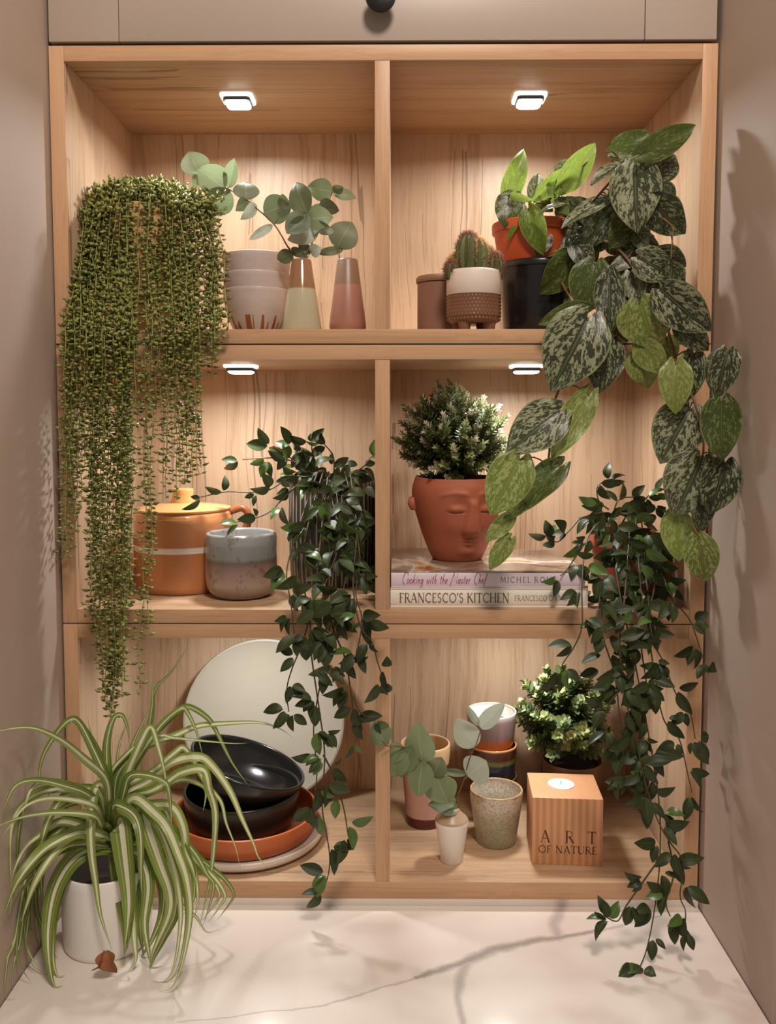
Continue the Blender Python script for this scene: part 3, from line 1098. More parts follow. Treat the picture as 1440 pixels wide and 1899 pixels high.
def cup_b(h):
    return bands('cup_navy', [(0, srgb(60, 36, 32)), (h * .12, srgb(50, 34, 34)), (h * .18, srgb(44, 48, 66)), (h * .58, srgb(48, 52, 70)), (h * .63, srgb(120, 118, 60)), (h * .70, srgb(112, 100, 52)), (h * .75, srgb(84, 46, 36)), (h * .96, srgb(92, 50, 38)), (h, srgb(196, 140, 90))], .16, .0016, 25, z0=0, z1=h, Coat_Weight=.5)


def cup_c(h):
    return bands('cup_brown', [(0, srgb(70, 46, 34)), (h * .5, srgb(112, 74, 50)), (h, srgb(84, 56, 42))], .25, .001, 30, z0=0, z1=h)


Yu = .215
zc1 = at(915, 1438, Yu).z
zc2 = at(915, 1379, Yu).z
tumbler('cup', 'brown cup at the bottom of the stack of three', 'cup', 915, Yu, 45, 36, 1436, S3, cup_c, 'stacked cups', .5)
tumbler('cup', 'navy and brown glazed cup in the middle of the stack', 'cup', 915, Yu, 45, 39, 1379, zc1 - .009, cup_b, 'stacked cups', .5)
c3 = tumbler('cup', 'lilac and orange cup with white inside on top of the stack', 'cup', 912, Yu, 47, 40, 1318, zc2 - .006, cup_a, 'stacked cups', .5)
h3 = at(912, 1318, Yu).z - (zc2 - .006)
s = mpp(Yu)
lathe('cup_lining', [(0, .0066), (38 * s - .0026, .0068), (44.0 * s - .0024, h3 * .5), (46.6 * s - .0034, h3 - .002)], plain('white_lining', srgb(240, 232, 222), .3), c3)

# ---- speckled cup
def sp(h):
    return bands('speckled_glaze', [(0, srgb(150, 142, 116)), (h * .55, srgb(172, 164, 138)), (h * .70, srgb(196, 184, 164)), (h * .78, srgb(216, 202, 186)), (h * .98, srgb(214, 198, 178)), (h, srgb(186, 146, 104))], .3, .003, 40, (srgb(118, 114, 90), 240, .48, .5), z0=0, z1=h)


tumbler('tumbler', 'grey speckled tumbler with pale rim beside the wooden block', 'cup', 921, .127, 50, 38, 1463, S3, sp, None, .45)

# ---- small white vase
Yv = .064
s = mpp(Yv)
pv = at(838, 1560, Yv)
hv = at(838, 1500, Yv).z - S3
zsp = at(838, 1531, Yv - .02).z - S3
sv = thing('vase', 'small white vase with bare clay shoulder and eucalyptus sprigs', 'vase', (pv.x, Yv, S3))
pr = [(20 * s, 0), (21.5 * s, .002), (26 * s, zsp * .45), (31.5 * s, zsp * .93), (32 * s, zsp), (29 * s, zsp + .004), (18 * s, zsp + (hv - zsp) * .7), (14.5 * s, hv)]
vessel('body', pr, bands('white_clay', [(0, srgb(240, 230, 220)), (zsp - .0008, srgb(240, 231, 221)), (zsp + .0008, srgb(178, 150, 124)), (hv, srgb(168, 138, 110))], .35, .0003, 30, z0=0, z1=hv), sv, .004, floor=.008)

# ---- wooden tealight block
Yo = .0495
xa, xb_ = .2317, .3388
zt = at(1055, 1481, Yo).z - S3
bd = onz(1045, 1434, S3 + zt).y - Yo
blk_o = thing('wooden_block', 'cube of reddish wood with engraved lettering and a tealight', 'candle holder', ((xa + xb_) / 2, Yo + bd / 2, S3), None, math.radians(-3.5))
t = NT('block_wood')
c_ = t.co('Object')
nx = t.noise(t.n('Mapping', {'Vector': c_, 'Scale': (1, .9, .02)}).outputs[0], 60, 3, .5)
w_ = t.n('TexWave', {'Vector': t.n('Mapping', {'Vector': c_, 'Rotation': (0, 0, math.radians(-62)), 'Scale': (1, 1, .03)}).outputs[0], 'Scale': 62., 'Distortion': 1.6, 'Detail': 2.}, wave_type='BANDS').outputs[0]
col = t.mix(t.math('ADD', t.math('MULTIPLY', w_, .75), t.math('MULTIPLY', nx, .25)), srgb(222, 168, 124), srgb(196, 134, 92))
t.base(col, .55)
hw_ = (xb_ - xa) / 2
HR, HD = .0225, .010
# block with a round hole in the top
box('block', (-hw_, -bd / 2, 0), (hw_, bd / 2, zt), t.m, blk_o, .0016)
tl_ = lathe('tealight', [(0, zt - .004), (.0205, zt - .004), (.0208, zt + .0012), (.0198, zt + .0016), (.0194, zt + .0006), (0, zt + .0004)], plain('tealight_wax', srgb(246, 242, 234), .4, .01), blk_o, 40)
tl_.location = (-.004, .004, 0)
lathe('wick', [(0, zt), (.0006, zt), (.0005, zt + .006), (0, zt + .006)], plain('wick', srgb(60, 50, 44), .8), blk_o, 8).location = (-.004, .004, 0)
burn = plain('burnt_engraving', srgb(88, 42, 26), .8)
xo = lambda px: at(px, 1560, Yo).x - blk_o.location.x
zo = lambda py: at(1060, py, Yo).z - S3
for ch, pxa in (('A', 1006), ('R', 1052), ('T', 1093)):
    lettering('engraved_lettering', ch, FONT_CAP, xo(pxa), zo(1563.5), zo(1541) - zo(1563.5), burn, blk_o, -bd / 2 - .0002, None, 0, 1.0, 1.0)
lettering('engraved_lettering', 'OF NATURE', FONT_CAP, xo(1003), zo(1583), zo(1569) - zo(1583), burn, blk_o, -bd / 2 - .0002, xo(1112) - xo(1003), 0, 1.15)

# ================================================================== plants
stem_green = plain('stem_green', srgb(96, 104, 52), .5, .2)
stem_brown = plain('stem_brown', srgb(112, 80, 52), .55, .2)
stem_dark = plain('stem_dark', srgb(70, 58, 34), .55, .2)
soil_m = plain('potting_soil', srgb(50, 36, 28), .95, .5, 250)

# ---------------------------------------------------------------- eucalyptus
euc_m = leafmat('eucalyptus_leaf', srgb(98, 114, 78), srgb(140, 152, 114), srgb(166, 174, 134), .5, .22, .018)
euc_dark = leafmat('eucalyptus_leaf_dark', srgb(84, 94, 68), srgb(108, 116, 84), srgb(140, 144, 110), .5, .2, .018)
euc_pale = leafmat('eucalyptus_leaf_pale', srgb(150, 160, 140), srgb(184, 188, 170), srgb(196, 198, 178), .45, .2, .018)
euc_meshes = {}
for code, mm in (('m', euc_m), ('d', euc_dark), ('p', euc_pale)):
    euc_meshes[code] = [leafmesh('eucalyptus_leaf', 'euc', mm, 10, 6, c, f, .02, 0, i) for i, (c, f) in enumerate(((.25, .10), (-.2, .14), (.4, .05)))]


def eucalyptus(label, conv, stem, leaves, Y0, Y1, seed, scale, base_pt=None):
    r = random.Random(seed)
    pts = [conv(*p) for p in stem]
    n = len(pts)
    ww = [at(p[0], p[1], Y0 + (Y1 - Y0) * i / (n - 1)) for i, p in enumerate(pts)]
    if base_pt is not None:
        ww = [Vector(base_pt)] + ww
    root = thing('eucalyptus_stem', label, 'eucalyptus', tuple(ww[0]), 'eucalyptus stems')
    tube('stem', crom([tuple(p) for p in ww], 5), .0013, stem_brown, root, .0007)
    for (bx_, by_, tx_, ty_, w_, code) in leaves:
        b_ = conv(bx_, by_)
        t_ = conv(tx_, ty_)
        # depth of the closest stem point
        best = min(range(n), key=lambda i: (pts[i][0] - b_[0]) ** 2 + (pts[i][1] - b_[1]) ** 2)
        Y = Y0 + (Y1 - Y0) * best / (n - 1)
        B = at(*b_, Y + r.uniform(-.003, .003))
        t_ = (b_[0] + (t_[0] - b_[0]) * 1.1, b_[1] + (t_[1] - b_[1]) * 1.1)
        T = at(*t_, Y + r.uniform(-.018, .012))
        nb = ww[best + (1 if base_pt is not None else 0)]
        roll = r.uniform(-22, 22)
        addleaf(root, r.choice(euc_meshes[code]), B, T, w_ * 1.28 * scale * mpp(Y) / math.cos(math.radians(roll)), roll)
        if (nb - B).length > .004:
            tube('leaf_stalk', [nb, (nb + B) / 2 + Vector((0, 0, -.001)), B], .0006, stem_green, root, .0005, 5)
    return root


k4 = 1 / 3.692
cz4 = lambda x, y: (330 + x * k4, 270 + y * k4)
eucalyptus('eucalyptus stem arching left from the sage green vase over the bowls', cz4,
           [(790, 775), (740, 670), (660, 540), (540, 430), (470, 370), (370, 310), (330, 290), (240, 250), (160, 200)],
           [(150, 200, 85, 65, 150, 'm'), (330, 300, 165, 175, 165, 'm'), (345, 290, 390, 103, 78, 'm'), (350, 300, 215, 455, 145, 'm'),
            (470, 372, 465, 250, 140, 'd'), (540, 400, 460, 492, 62, 'p'), (585, 465, 758, 400, 155, 'd'), (725, 440, 715, 340, 60, 'd'),
            (650, 545, 500, 640, 50, 'p'), (790, 740, 680, 778, 80, 'd'), (770, 705, 868, 757, 48, 'd'), (480, 372, 420, 430, 70, 'd'), (160, 200, 110, 265, 60, 'm')],
           .06, .10, 1, k4, at(560, 560, .06))
eucalyptus('short eucalyptus stem standing upright in the sage green vase', cz4,
           [(870, 780), (910, 690), (930, 620), (900, 540), (885, 470)],
           [(885, 465, 800, 262, 130, 'd'), (885, 468, 755, 600, 125, 'd'), (882, 510, 1035, 480, 128, 'm'), (965, 590, 770, 645, 92, 'p'),
            (955, 575, 1065, 592, 48, 'p'), (900, 755, 840, 670, 60, 'd'), (905, 735, 968, 702, 75, 'p'), (880, 500, 760, 570, 70, 'd'), (930, 540, 1020, 555, 50, 'd')],
           .06, .05, 2, k4, at(566, 560, .06))
eucalyptus('eucalyptus stem in the dusty pink vase near the divider', cz4,
           [(1110, 780), (1095, 720), (1040, 600), (1025, 500), (1040, 370), (1060, 315)],
           [(1085, 700, 1185, 528, 165, 'd'), (1135, 712, 960, 735, 48, 'd'), (975, 392, 1103, 438, 78, 'd'), (1065, 318, 900, 285, 118, 'm'),
            (1065, 312, 1130, 280, 55, 'm'), (1065, 322, 1210, 345, 62, 'm'), (1020, 425, 905, 445, 52, 'm')],
           .09, .13, 3, k4, at(645, 560, .09))
k5 = 1 / 3.0638
cz5 = lambda x, y: (690 + x * k5, 1220 + y * k5)
eucalyptus('eucalyptus sprig rising straight from the small white vase', cz5,
           [(480, 830), (520, 700), (560, 560), (590, 500), (622, 400)],
           [(612, 400, 737, 272, 78, 'p'), (608, 385, 538, 272, 34, 'p'), (592, 507, 488, 372, 118, 'p'), (545, 672, 640, 588, 142, 'p'),
            (540, 662, 395, 645, 36, 'd')],
           .064, .058, 4, k5, (pv.x, Yv, S3 + .03))
eucalyptus('eucalyptus sprig leaning left from the small white vase', cz5,
           [(495, 835), (420, 760), (350, 660), (270, 580), (180, 510), (90, 500), (60, 470)],
           [(75, 495, 30, 372, 105, 'm'), (175, 515, 118, 668, 115, 'm'), (230, 495, 168, 650, 95, 'm'), (290, 600, 258, 402, 140, 'm'),
            (285, 585, 265, 768, 120, 'm'), (350, 670, 385, 572, 105, 'd'), (368, 672, 425, 820, 150, 'm'), (500, 850, 345, 825, 92, 'm'), (190, 520, 60, 560, 90, 'm')],
           .064, -.022, 5, k5, (pv.x, Yv, S3 + .03))

# ---------------------------------------------------------------- satin pothos
PM = dict(
    d=pothos('satin_leaf_dark', srgb(44, 49, 28), srgb(134, 137, 104), srgb(114, 118, 80), .42),
    s=pothos('satin_leaf_silver', srgb(52, 57, 36), srgb(150, 153, 121), srgb(130, 134, 94), .70),
    g=pothos('satin_leaf_olive', srgb(68, 80, 36), srgb(112, 122, 72), srgb(122, 130, 70), .25, .30, .2),
    L=pothos('satin_leaf_lime', srgb(104, 116, 50), srgb(148, 156, 96), srgb(142, 150, 82), .6, .34, .22),
    b=pothos('satin_leaf_young', srgb(98, 120, 38), srgb(128, 146, 64), srgb(146, 158, 80), .4, .30, .3))
PME = {k: [leafmesh('satin_leaf', 'heart', m, 14, 10, c, f, w, .15, i) for i, (c, f, w) in enumerate(((.22, .12, .02), (.38, .16, .03), (.12, .08, .045)))] for k, m in PM.items()}
c6 = lambda x, y: (960 + x / 3.2727, 220 + y / 3.2727)
c5 = lambda x, y: (760 + x / 4, 220 + y / 4)
c7 = lambda x, y: (880 + x / 2.769, 620 + y / 2.769)
hp0 = at(985, 494, Yp).z
pot_root = thing('potted_satin_pothos', 'large trailing satin pothos with silver-spotted leaves in an orange pot', 'plant', (at(988, 494, Yp).x, Yp, S1 + hb + .0005))
s = mpp(Yp)
hpo = at(988, 418, Yp).z - pot_root.location.z
vessel('pot', [(60 * s, 0), (61.5 * s, .002), (70 * s, hpo - .014), (73.5 * s, hpo - .0135), (74.5 * s, hpo - .001), (74 * s, hpo)], plain('orange_plastic', srgb(196, 86, 46), .42, .04), pot_root, .003, floor=.006)
lathe('soil', [(0, hpo - .006), (69 * s, hpo - .012), (69 * s, hpo - .016)], soil_m, pot_root)


def ydef(px, py):
    xs, ys = [880, 960, 1040, 1120, 1200, 1300, 1380], [.11, .10, .07, .03, -.005, -.075, -.165]
    for i in range(6):
        if px <= xs[i + 1]:
            Y = ys[i] + (ys[i + 1] - ys[i]) * max(0, (px - xs[i])) / (xs[i + 1] - xs[i])
            break
    else:
        Y = ys[-1]
    if py > 560:
        Y = min(Y, -.028 - .012 * min(1, (py - 560) / 60))
    return Y


LV = []
for conv, kk, lst in (
    (c6, 1 / 3.2727, [
        (750, 215, 1100, 38, 165, 'g', .00, 20), (575, 195, 810, 75, 130, 'g', .015, 10), (775, 215, 438, 378, 125, 's', -.005, -30), (715, 285, 725, 690, 300, 's', -.02, 5),
        (850, 335, 990, 215, 165, 'd', .02, 20), (815, 500, 1015, 705, 230, 'd', .01, 10), (555, 490, 262, 638, 95, 's', -.01, -35), (575, 545, 415, 772, 200, 'd', 0, 10),
        (690, 590, 568, 785, 170, 'g', .0, 0), (720, 700, 790, 790, 95, 'd', .005, 0), (735, 840, 955, 965, 205, 's', -.005, 10), (930, 880, 1015, 1070, 95, 'd', 0, 0),
        (725, 820, 540, 942, 95, 'd', .0, 10), (350, 735, 455, 945, 140, 'd', .005, 0), (345, 765, 88, 872, 85, 's', .01, -30), (330, 830, 150, 1075, 195, 'g', -.01, -20),
        (470, 880, 405, 1185, 260, 'g', -.018, 8), (560, 955, 560, 1315, 180, 'd', .0, 0), (690, 935, 745, 1115, 160, 's', -.005, 0), (860, 975, 850, 1080, 140, 'd', .0, 0),
        (880, 1045, 1175, 1300, 265, 's', -.02, 5), (745, 1115, 830, 1395, 330, 'L', -.022, 0), (980, 1240, 1168, 1412, 160, 'd', .0, 0), (395, 1140, 128, 1250, 120, 'g', .0, 0),
        (250, 470, 130, 560, 60, 'b', .01, 0), (640, 420, 540, 560, 120, 'd', .01, 0), (860, 420, 960, 500, 130, 'd', .02, 0), (640, 880, 760, 960, 110, 'd', .012, 0),
        (300, 1020, 180, 1120, 120, 'd', .02, 0), (620, 1150, 660, 1340, 150, 'd', .012, 0), (640, 690, 860, 780, 150, 'd', .03, 0), (400, 640, 300, 800, 120, 'd', .03, 0)]),
    (c5, 1 / 4, [
        (730, 585, 858, 212, 165, 'b', .01, 15), (770, 565, 695, 800, 210, 'g', .0, 10), (745, 565, 935, 612, 55, 'b', -.01, 30), (920, 600, 965, 392, 130, 's', .02, 15),
        (955, 580, 1215, 340, 120, 'b', -.005, -10), (1130, 505, 1400, 175, 190, 'b', .0, 10), (1095, 385, 1215, 300, 85, 'd', .03, 0), (1075, 570, 1045, 395, 100, 'b', -.01, 20),
        (880, 670, 990, 1010, 185, 'b', -.015, 0), (850, 700, 715, 900, 52, 'b', -.015, 20), (1130, 635, 945, 692, 42, 's', -.02, -50), (1100, 600, 1175, 700, 110, 'g', .0, 0),
        (1010, 850, 955, 1020, 140, 'd', .0, 0), (950, 590, 1060, 690, 110, 'g', .01, 0)]),
    (c7, 1 / 2.769, [
        (585, -85, 400, 290, 330, 's', -.015, 5), (690, 40, 640, 300, 200, 'd', .005, 0),
        (850, 95, 895, 278, 165, 'L', .0, 0), (850, 50, 985, 200, 150, 'L', -.008, 0), (1035, 150, 1035, 405, 170, 'L', -.02, 0), (1130, 100, 1085, 355, 150, 'd', .008, 0),
        (1300, 90, 1240, 325, 175, 'd', -.005, 0), (1270, 345, 1270, 650, 205, 'g', -.008, 0), (1105, 385, 955, 660, 265, 's', -.012, 5), (1165, 640, 1035, 935, 290, 's', -.025, 0),
        (1190, 830, 1155, 1018, 120, 'd', -.012, 0), (1290, 660, 1215, 925, 200, 'd', -.002, 0), (1035, 920, 1055, 1170, 165, 'L', -.012, 0), (1150, 1045, 1195, 1280, 178, 'L', -.02, 0),
        (440, 395, 165, 605, 245, 's', -.02, 5), (590, 310, 395, 645, 160, 'L', -.012, -10), (235, 640, 85, 930, 235, 'L', -.024, 0), (445, 670, 215, 900, 160, 'g', -.016, 10),
        (190, 935, 55, 1065, 95, 'L', -.012, 0), (185, 1050, 70, 1210, 100, 'L', -.016, 0), (260, 870, 150, 945, 70, 'L', -.01, 0), (990, 20, 940, 180, 150, 'L', .012, 0)])):
    for (a, b, c, d, w, code, dy, roll) in lst:
        LV.append((conv(a, b), conv(c, d), w * kk, code, dy, roll))
rp = random.Random(11)
for k in range(30):
    x_, y_ = rp.uniform(1020, 1255), rp.uniform(380, 660)
    if x_ > 1020 + 330 - abs(y_ - 520): continue
    a_ = rp.uniform(-1.2, 1.2)
    LV.append(((x_, y_ - 20), (x_ + 62 * math.sin(a_), y_ - 20 + 62 * math.cos(a_)), 50, 'd', .035, rp.uniform(-25, 25)))
pstems = [[(1000, 440), (1040, 520), (1075, 590), (1060, 660), (1036, 725), (1022, 770), (1018, 850), (1000, 905), (950, 955), (938, 1005)],
          [(1030, 440), (1130, 450), (1190, 520), (1235, 600), (1262, 690), (1290, 750), (1305, 840), (1270, 930), (1295, 1000)],
          [(1000, 430), (1080, 390), (1140, 330), (1190, 290), (1240, 270)],
          [(980, 430), (950, 390), (942, 365)], [(990, 430), (1020, 370), (1060, 330), (1090, 300)],
          [(1010, 440), (1100, 500), (1150, 580), (1185, 640), (1200, 690)], [(1040, 440), (1150, 430), (1210, 400), (1250, 420)]]
PS = []
for st_ in pstems:
    ww = [at(x, y, .13 if i == 0 else ydef(x, y) + .006) for i, (x, y) in enumerate(st_)]
    pts = crom([tuple(p) for p in ww], 6)
    PS += [Vector(p) for p in pts]
    tube('stem', pts, .0022, stem_brown, pot_root, .0012)
for (b, tpx, w, code, dy, roll) in LV:
    Y = ydef((b[0] + tpx[0]) / 2, (b[1] + tpx[1]) / 2) + dy
    droop = rp.uniform(-.012, .008)
    B, T = at(*b, Y + .004), at(*tpx, Y + droop)
    upn = 0.
    if roll <= -30: upn, roll = 1.6, 0
    rl = roll + rp.uniform(-10, 10)
    addleaf(pot_root, rp.choice(PME[code]), B, T, w * mpp(Y) * 1.02 / math.cos(math.radians(min(55, abs(rl)))) * (1.5 if upn else 1), rl, 'leaf', upn)
    q = min(PS, key=lambda p: (p - B).length)
    if .006 < (q - B).length < .065:
        tube('petiole', crom([tuple(q), tuple((q + B) / 2 + Vector((0, 0, .006))), tuple(B)], 3), .0011, stem_brown, pot_root, .0009, 5)

# ---------------------------------------------------------------- leafy vines
vine_m = leafmat('vine_leaf', srgb(38, 45, 25), srgb(62, 72, 37), srgb(92, 104, 64), .48, .10, .02, .35)
vine_y = leafmat('vine_leaf_young', srgb(66, 92, 40), srgb(92, 116, 56), srgb(126, 140, 80), .32, .16, .02, .5)
VME = [leafmesh('vine_leaf', 'ovate', vine_m, 8, 4, c, f, 0, 0, i) for i, (c, f) in enumerate(((.25, .14), (.45, .10), (.05, .18), (.6, .12)))]
VMY = [leafmesh('vine_leaf_young', 'ovate', vine_y, 8, 4, c, f, 0, 0, i) for i, (c, f) in enumerate(((.25, .14), (.45, .12)))]

UVL = [(0, 0)] * len(VME[0].vertices)
for lp, u_ in zip(VME[0].loops, VME[0].uv_layers[0].data):
    UVL[lp.vertex_index] = tuple(u_.uv)


def vine(root, strands, yfun, seed, fills=(), spacing=.032, size=(.024, .036), maxleaf=298, xclamp=None):
    r = random.Random(seed)
    jobs = []
    for st_, kind in strands:
        jit = r.uniform(-.014, .004)
        ww = []
        for i, (x, y) in enumerate(st_):
            Y = yfun(x, y) + (jit if kind == 'h' else jit * .3)
            ww.append(tuple(at(x, y, Y)))
        pts = [Vector(p) for p in crom(ww, 7)]
        tube('vine_stem', pts, .0014, stem_dark, root, .0008, 6)
        acc = spacing * r.uniform(.2, .8)
        side = r.choice((-1, 1))
        for i in range(1, len(pts)):
            seg = (pts[i] - pts[i - 1])
            acc += seg.length
            last = i == len(pts) - 1
            if acc >= spacing or last:
                acc = -spacing * r.uniform(0, .3)
                d = seg.normalized()
                side = -side
                nl = 3 if r.random() < .4 else 2
                hub = pts[i] + Vector((side * .004, r.uniform(-.004, .002), -.002))
                for k in range(nl):
                    ang = side * (15 + 55 * k / max(1, nl - 1) * 1.3) + r.uniform(-18, 18)
                    if last: ang = (k - (nl - 1) / 2) * 55 + r.uniform(-15, 15)
                    dd = Matrix.Rotation(math.radians(-ang), 3, 'Y') @ d
                    dd = (dd + Vector((0, r.uniform(-.45, .25), -.12))).normalized()
                    L = r.uniform(*size) * (1 if k != 1 or nl == 2 else .8) * (.6 if r.random() < .18 else 1)
                    B = hub + dd * .004
                    jobs.append((B, B + dd * L, L * r.uniform(.48, .58), r.uniform(-55, 55), pts[i]))
    for (x0, y0, x1, y1, n, Ya, Yb2) in fills:
        for k in range(n):
            x, y = r.uniform(x0, x1), r.uniform(y0, y1)
            Y = r.uniform(Ya, Yb2)
            B = at(x, y, Y)
            dd = Vector((r.gauss(0, .8), r.uniform(-.6, .2), r.uniform(-1, .35))).normalized()
            L = r.uniform(*size)
            jobs.append((B, B + dd * L, L * .52, r.uniform(-60, 60), None))
    r.shuffle(jobs)
    rest = jobs[maxleaf:]
    if rest:
        V, F, UV = [], [], []
        src = VME[0]
        for B, T, w, roll, hub in rest:
            ax = (T - B).normalized()
            m = leafmtx(B, T, w, Matrix.Rotation(math.radians(roll), 3, ax) @ (CAM - B).normalized())
            b0 = len(V)
            V += [m @ v.co - Vector(root.location) for v in src.vertices]
            F += [tuple(b0 + i for i in p.vertices) for p in src.polygons]
            UV += UVL
        mk('small_foliage', V, F, vine_m, root, UV)['kind'] = 'stuff'
    jobs = jobs[:maxleaf]
    for B, T, w, roll, hub in jobs:
        if xclamp:
            for P_ in (B, T):
                P_.x = min(P_.x, xclamp[0] if P_.y > -.006 else xclamp[1])
                P_.z = max(P_.z, .004)
        me = r.choice(VMY) if r.random() < .14 else r.choice(VME)
        addleaf(root, me, B, T, w, roll)


def lerp_y(tab):
    def f(x, y):
        for (ya, va), (yb, vb) in zip(tab, tab[1:]):
            if y <= yb:
                return va + (vb - va) * max(0, y - ya) / (yb - ya)
        return tab[-1][1]
    return f


# left vine in the ribbed planter
Yr = .225
s = mpp(Yr)
pr_ = at(617, 1000, Yr)
lv = thing('potted_vine', 'dark green trailing vine in a ribbed black planter', 'plant', (pr_.x, Yr, S2))
hr = zat(617, 887, Yr, S2)
rr0 = 80 * s


def ribs(r, z, a):
    return r * (1 + .022 * max(0, math.cos(a * 44)) ** .6 * (1 if .004 < z < hr - .004 else 0))


t = NT('ribbed_black')
c_ = t.co('Object')
x_, y_, z_ = t.sep(c_)
ang = t.math('ARCTAN2', y_, x_)
stripe = t.math('GREATER_THAN', t.math('COSINE', t.math('MULTIPLY', ang, 44.)), .62)
brk = t.math('GREATER_THAN', t.noise(t.n('Mapping', {'Vector': c_, 'Scale': (1, 1, .25)}).outputs[0], 60, 2), .42)
t.base(t.mix(t.math('MULTIPLY', stripe, t.math('MULTIPLY', brk, .8)), srgb(44, 40, 36), srgb(150, 138, 120)), .5)
V, F = lathe_data([(0, 0), (rr0 * .93, 0), (rr0 * .97, .004), (rr0 * .985, hr * .3), (rr0, hr * .6), (rr0, hr - .002), (rr0 - .001, hr), (rr0 - .006, hr), (rr0 - .006, hr - .02), (0, hr - .02)], 264, ribs)
mk('pot', V, F, t.m, lv, sharp=60)
LS = [([(600, 875), (575, 960), (560, 1050), (575, 1150), (576, 1200), (590, 1300), (602, 1390), (600, 1450), (598, 1500), (612, 1590), (604, 1640), (592, 1652)], 'h'),
      ([(610, 875), (600, 950), (590, 1050), (580, 1120), (562, 1190), (542, 1240), (532, 1280), (536, 1320)], 'h'),
      ([(630, 875), (640, 950), (620, 1050), (615, 1150), (640, 1220), (652, 1290), (657, 1340), (662, 1375)], 'h'),
      ([(650, 875), (662, 980), (655, 1080), (668, 1160), (690, 1190), (700, 1225), (712, 1262)], 'h'),
      ([(590, 875), (570, 930), (548, 1000), (532, 1060), (540, 1120), (546, 1175)], 'h'),
      ([(620, 875), (630, 1000), (600, 1100), (608, 1200), (594, 1270), (582, 1350), (588, 1430), (582, 1490)], 'h'),
      ([(640, 875), (655, 940), (668, 1040), (660, 1100), (672, 1150), (662, 1210)], 'h'),
      ([(605, 875), (625, 960), (650, 1010), (640, 1080), (622, 1150), (612, 1230)], 'h'),
      ([(600, 1400), (620, 1440), (638, 1500), (646, 1550)], 'h'),
      ([(655, 1290), (668, 1320), (690, 1335)], 'h'),
      ([(580, 880), (560, 862), (520, 850), (480, 850), (450, 852)], 'u'),
      ([(570, 885), (540, 885), (500, 908), (460, 913), (420, 912), (372, 922)], 'u'),
      ([(590, 875), (570, 845), (545, 825)], 'u'), ([(620, 875), (618, 845), (600, 822)], 'u'), ([(655, 880), (678, 862), (688, 848)], 'u'),
      ([(560, 890), (520, 930), (490, 955), (440, 968)], 'u'), ([(570, 880), (540, 850), (505, 825)], 'u'), ([(590, 870), (580, 840), (578, 820)], 'u')]
yl = lerp_y([(800, .15), (880, .145), (960, .07), (1060, .01), (1120, -.022), (1180, -.032), (1670, -.05)])
vine(lv, LS, yl, 21, [(545, 855, 680, 900, 30, .14, .22), (585, 900, 690, 1100, 40, .02, .12), (560, 1100, 670, 1190, 12, -.05, -.03)], xclamp=(-.0125, .01))

# right vine in the terracotta pot
Yt = .145
s = mpp(Yt)
pt_ = at(1165, 1050, Yt)
rv = thing('potted_vine', 'dark green vine in a terracotta pot trailing down to the worktop', 'plant', (pt_.x, Yt, S2))
ht = zat(1165, 985, Yt, S2)
vessel('pot', [(56 * s, 0), (57 * s, .002), (66 * s, ht - .022), (71 * s, ht - .021), (72 * s, ht - .001), (71 * s, ht)], plain('terracotta_pot', srgb(158, 78, 54), .6, .08), rv, .005, floor=.01)
lathe('soil', [(0, ht - .008), (66 * s, ht - .012), (66 * s, ht - .02)], soil_m, rv)
RS = [([(1160, 960), (1140, 1010), (1150, 1100), (1172, 1200), (1192, 1300), (1210, 1400), (1224, 1500), (1224, 1600), (1214, 1690), (1200, 1760), (1186, 1796)], 'h'),
      ([(1120, 960), (1090, 1000), (1080, 1080), (1080, 1160), (1065, 1200), (1046, 1228), (1042, 1240)], 'h'),
      ([(1200, 960), (1220, 1040), (1250, 1110), (1280, 1150), (1295, 1190), (1306, 1225)], 'h'),
      ([(1190, 960), (1200, 1080), (1210, 1180), (1232, 1230), (1256, 1290), (1280, 1320), (1290, 1370)], 'h'),
      ([(1180, 960), (1190, 1100), (1210, 1220), (1230, 1330), (1260, 1370), (1275, 1430), (1284, 1470)], 'h'),
      ([(1170, 960), (1160, 1100), (1150, 1200), (1162, 1300), (1182, 1380), (1197, 1450), (1220, 1520), (1242, 1560), (1268, 1600), (1262, 1660), (1272, 1690), (1270, 1725)], 'h'),
      ([(1130, 960), (1120, 1050), (1112, 1150), (1140, 1250), (1150, 1330), (1160, 1400), (1148, 1440)], 'h'),
      ([(1218, 1600), (1190, 1640), (1162, 1680), (1146, 1708), (1124, 1700)], 'h'),
      ([(1120, 950), (1080, 960), (1060, 980), (1034, 1005), (1022, 992)], 'u'),
      ([(1130, 945), (1112, 930), (1108, 905), (1122, 890)], 'u'),
      ([(1090, 1000), (1066, 1036), (1052, 1056), (1040, 1068)], 'h'),
      ([(1185, 945), (1198, 925), (1210, 914)], 'u'), ([(1140, 945), (1150, 925), (1175, 922)], 'u'),
      ([(1240, 1560), (1250, 1620), (1236, 1672), (1244, 1700)], 'h'),
      ([(1180, 1240), (1150, 1280), (1128, 1310), (1118, 1350)], 'h'),
      ([(1200, 960), (1215, 1080), (1190, 1180), (1200, 1280), (1190, 1380), (1200, 1480)], 'h')]
yr = lerp_y([(880, .10), (960, .09), (1040, .035), (1110, -.018), (1160, -.034), (1400, -.06), (1680, -.112), (1800, -.148)])
vine(rv, RS, yr, 22, [(1100, 930, 1225, 985, 30, .06, .14), (1085, 985, 1245, 1110, 50, .0, .075), (1110, 1110, 1235, 1260, 26, -.06, -.03), (1140, 1260, 1220, 1480, 22, -.07, -.04)], xclamp=(.441, .457))

